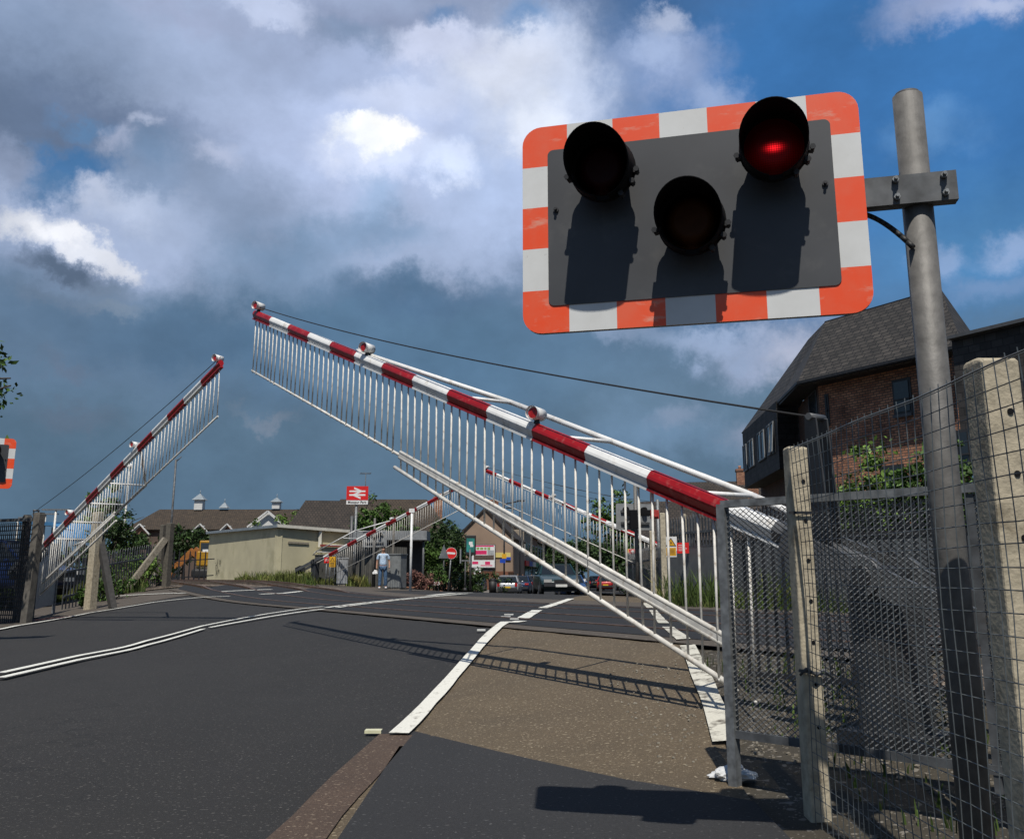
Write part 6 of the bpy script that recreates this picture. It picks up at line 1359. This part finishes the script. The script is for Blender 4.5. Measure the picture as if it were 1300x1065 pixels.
# ---------------------------------------------------------------- cars
def car(name, label, x, y, rz, paint, kind='hatch', group='cars on the far street', L_=4.2, Wd=1.72, Ht=1.42, lights_on=False, dz=.02):
    """front points to -Y; body lofted from stations along the length"""
    t = thing(name, label, kind if kind == 'van' else 'car', on(x, y, dz), rz, group); h = L_ / 2; hw = Wd / 2
    if kind == 'saloon': prof = [(-h, .42, .60), (-h + .12, .30, .72), (-h + .9, .22, .90), (-h + 1.15, .22, .93), (h - 1.1, .22, .96), (h - .15, .25, .92), (h, .35, .78)]; gh = [(-h + 1.15, .93), (-h + 1.95, Ht), (h - 1.55, Ht - .01), (h - .85, .96)]
    elif kind == 'van': prof = [(-h, .42, .85), (-h + .15, .30, 1.0), (-h + .6, .25, 1.15), (h - .1, .25, 1.15), (h, .35, 1.1)]; gh = [(-h + .6, 1.15), (-h + 1.15, Ht), (h - .15, Ht), (h - .05, 1.15)]
    else: prof = [(-h, .42, .62), (-h + .12, .30, .74), (-h + .8, .22, .90), (-h + 1.0, .22, .93), (h - .3, .22, .95), (h - .06, .27, .90), (h, .36, .70)]; gh = [(-h + 1.0, .93), (-h + 1.75, Ht), (h - .65, Ht - .05), (h - .10, .95)]
    mb = MB(); rings = []
    for (y_, zb, zt) in prof:
        tp = 1 - .10 * max(0, (abs(y_) / h - .75) / .25) ** 2; w_ = hw * tp
        rings.append([(-w_ * .86, y_, zb), (-w_ * .97, y_, zb + .08), (-w_, y_, (zb + zt) / 2), (-w_ * .97, y_, zt - .07), (-w_ * .86, y_, zt), (w_ * .86, y_, zt), (w_ * .97, y_, zt - .07), (w_, y_, (zb + zt) / 2), (w_ * .97, y_, zb + .08), (w_ * .86, y_, zb)])
    n = 10; vs = [v for r in rings for v in r]; fs = [(i * n + j, i * n + (j + 1) % n, (i + 1) * n + (j + 1) % n, (i + 1) * n + j) for i in range(len(rings) - 1) for j in range(n)]
    fs += [tuple(range(n))[::-1], tuple((len(rings) - 1) * n + j for j in range(n))]; mb.add(vs, fs, True); o = part('body', mb, paint, t); bev(o, .03, 2)
    a, b, c_, d_ = gh; wb, wr = hw * .88, hw * .70
    mb = MB(); G4 = [(-wb, a[0], a[1]), (wb, a[0], a[1]), (-wr, b[0], b[1]), (wr, b[0], b[1]), (-wr, c_[0], c_[1]), (wr, c_[0], c_[1]), (-wb, d_[0], d_[1]), (wb, d_[0], d_[1])]
    mb.add(G4, [(0, 1, 3, 2), (6, 4, 5, 7), (1, 7, 5, 3), (0, 2, 4, 6)]); part('windows', mb, car_glass, t)
    mb = MB(); mb.add([(x_, y_, z_ + .012) for x_, y_, z_ in G4[2:6]], [(0, 1, 3, 2)])
    for i, j in ((0, 2), (1, 3), (4, 6), (5, 7)): mb.beam(Vector(G4[i]), Vector(G4[j]), .075, .05)
    mb.beam(Vector(G4[2]), Vector(G4[4]), .06, .05); mb.beam(Vector(G4[3]), Vector(G4[5]), .06, .05); mb.beam(Vector(G4[2]), Vector(G4[3]), .06, .05); mb.beam(Vector(G4[4]), Vector(G4[5]), .06, .05)
    for sx_ in (-1, 1): m_ = (G4[0][1] + G4[6][1]) / 2 + .1; mb.beam((sx_ * wb, m_, a[1]), (sx_ * wr, m_, Ht - .02), .05, .09)
    if kind == 'van': mb.box((0, .6, (1.15 + Ht) / 2), (wb * 1.85, L_ - 2.2, Ht - 1.2))
    part('roof', mb, paint, t)
    wr_ = .30 if kind != 'van' else .33
    for wy in (-h + .78, h - .78):
        for sx_ in (-1, 1):
            mb = MB(); mb.cyl((sx_ * (hw - .20), wy, wr_), (sx_ * (hw + .005), wy, wr_), wr_, n=22); wt_ = part('wheel', mb, black_g, t); mb = MB(); mb.cyl((sx_ * (hw + .0), wy, wr_), (sx_ * (hw + .012), wy, wr_), wr_ * .62, wr_ * .55, 14); part('rim', mb, galv, wt_)
    mb = MB(); mb.box((0, -h - .01, .50), (Wd * .84, .08, .16)); mb.box((0, h + .01, .48), (Wd * .84, .08, .18)); mb.box((0, 0, .26), (Wd * .80, L_ * .9, .12)); part('bumper', mb, car_trim, t)
    for sx_ in (-1, 1):
        mb = MB(); mb.box((sx_ * hw * .66, -h - .005, .66), (.34, .10, .13)); part('headlight', mb, headl, t)
        mb = MB(); mb.box((sx_ * hw * .74, h - .02, .78), (.18, .12, .26) if kind != 'saloon' else (.30, .10, .16)); part('tail_light', mb, taill, t)
        mb = MB(); mb.ball((sx_ * (hw + .07), -h + 1.35, .98), .10, 8, (1, .6, .7)); part('mirror', mb, paint, t)
    mb = MB(); mb.box((0, -h - .02, .64), (.62, .05, .12)); part('grille', mb, black_g, t)
    mb = MB(); mb.box((0, -h - .055, .46), (.50, .012, .11)); part('number_plate', mb, plate_w, t); mb = MB(); mb.box((0, h + .055, .60), (.50, .012, .11)); part('number_plate', mb, plate_y, t)
    return t
car_glass = pm('car_glass', (.014, .018, .022), .12, .05, 2, spec=.5); car_trim = pm('car_trim', (.025, .026, .028), .5, .1, 6); headl = pm('headlight_glass', (.42, .42, .40), .12, .1, 20, spec=1); taill = pm('tail_light_glass', (.34, .01, .012), .2, .1, 20)
cp = lambda n, c, mt=.3: pm(n, c, .36, .04, 2, metal=mt, coat=.25)
teal = cp('paint_teal', (.008, .030, .032), 0); silver = cp('paint_silver', (.38, .39, .40), .5); navy = cp('paint_navy', (.02, .04, .09)); blk = cp('paint_black', (.012, .012, .014)); redc = cp('paint_red', (.34, .012, .012), .1); whitec = cp('paint_white', (.6, .6, .6), 0); bluec = cp('paint_blue', (.03, .08, .20))
car('saloon_car', 'dark teal saloon waiting at the crossing, its front facing the camera', P(705, 740, 43.5).x, 43.5, R(4), teal, 'saloon', L_=4.5, Wd=1.80, Ht=1.40)
car('hatchback', 'blue car right behind the dark teal saloon', P(724, 740, 60).x, 60, R(3), bluec, 'hatch')
car('hatchback', 'silver hatchback parked nearest on the left kerb of the far street, rear towards the camera', -.20, 70.5, R(176), silver, 'hatch', Wd=1.72)
car('saloon_car', 'dark blue car parked directly ahead of the nearest silver hatchback', P(661, 740, 77.5).x, 77.5, R(175), navy, 'saloon')
car('hatchback', 'black car parked third along the left kerb of the far street', P(668, 740, 84.5).x, 84.5, R(174), blk, 'hatch')
car('estate_car', 'bright silver car parked fourth along the left kerb, red lamps showing', P(675, 740, 92).x, 92, R(174), silver, 'hatch', Ht=1.46)
car('hatchback', 'distant dark car parked beyond the bright silver one', P(684, 740, 104).x, 104, R(174), navy, 'hatch')
car('hatchback', 'red car parked on the right side of the far street, seen from behind', P(769, 740, 92).x, 92, R(174), redc, 'hatch', Wd=1.75)
car('hatchback', 'dark grey car just left of and beyond the red car', P(757, 740, 100).x, 100, R(174), blk, 'hatch')
car('delivery_van', 'small white van far down the far street', P(733, 740, 128).x, 128, R(3), whitec, 'van', L_=4.8, Wd=1.9, Ht=2.1)
car('hatchback', 'black car on the forecourt below the billboard, its front facing the camera', P(603.5, 740, 84).x, 84, R(-5), blk, 'hatch', group='cars off the road')
car('hatchback', 'blue car showing its roof above the dark fence panel at the left edge', P(4, 740, 28).x, 28, R(80), cp('paint_bright_blue', (.012, .03, .11)), 'hatch', group='cars off the road', dz=.45, Ht=1.55)
mb = MB(); 
# trees along the far street
for k, (px_, Y, w_, h_, lb, m_) in enumerate(((712, 165, 6.5, 8.5, 'broad dark tree at the end of the row of shops', leaf_d), (738, 150, 5.5, 7.6, 'rounded tree over the middle of the far street', leaf_d), (762, 125, 5, 7.0, 'dark tree right of the white van', leaf_d), (784, 95, 3.6, 10.5, 'tall green tree behind the left half of the right-hand signal board', leaf_m), (800, 78, 3.6, 4.9, 'low dark tree under the right-hand signal board', leaf_d), (826, 70, 3.2, 4.3, 'low dark tree behind the twin concrete posts', leaf_d), (775, 105, 3.6, 5.6, 'dark roadside tree above the red car', leaf_d), (695, 175, 5, 6.8, 'small dark tree nearest the shops at the street end', leaf_d))):
    tree('tree', lb, X(px_, Y), Y, h_, w_, w_ * .8, h_ * .40, 3000, .10 + Y * .0011, m_, seed=60 + k, group='trees of the far street')
for k, (px_, Y) in enumerate(((812, 50), (826, 44))):
    bush('bush', ['hedge bush right of the small red and white sign', 'nearest hedge bush by the railings on the right'][k], X(px_, Y), Y, 1.6, 1.0, 1.7, 1800, .08, leaf_d, 80 + k, 'hedge by the far right barrier')
# overhead wires crossing the street
q = MB()
a = P(692, 618, 95); b = P(905, 655, 60)
for dz in (0, .5): q.tube([a.lerp(b, i / 12) - Vector((0, 0, 1.2 * (i / 12) * (1 - i / 12) - dz)) for i in range(13)], .018, 4)
single('overhead_wire', q, ink, 'pair of thin wires sloping down to the right above the far street', 'wire', None, a)
for k, (px_, Y) in enumerate(((699, 120), (683, 112), (688, 118))):
    person('person', ['far pedestrian in light clothes among the cars outside the shops', 'far pedestrian in dark clothes outside the shops', 'far pedestrian in a yellow top outside the shops'][k], X(px_, Y) - 2.4, Y, R(20 * k), [sign_white, ink, sign_yel][k], pm('dark_trousers', (.03, .03, .035), .85), 1.7)
# shade over the near right corner: hedge standing behind the camera side is not built
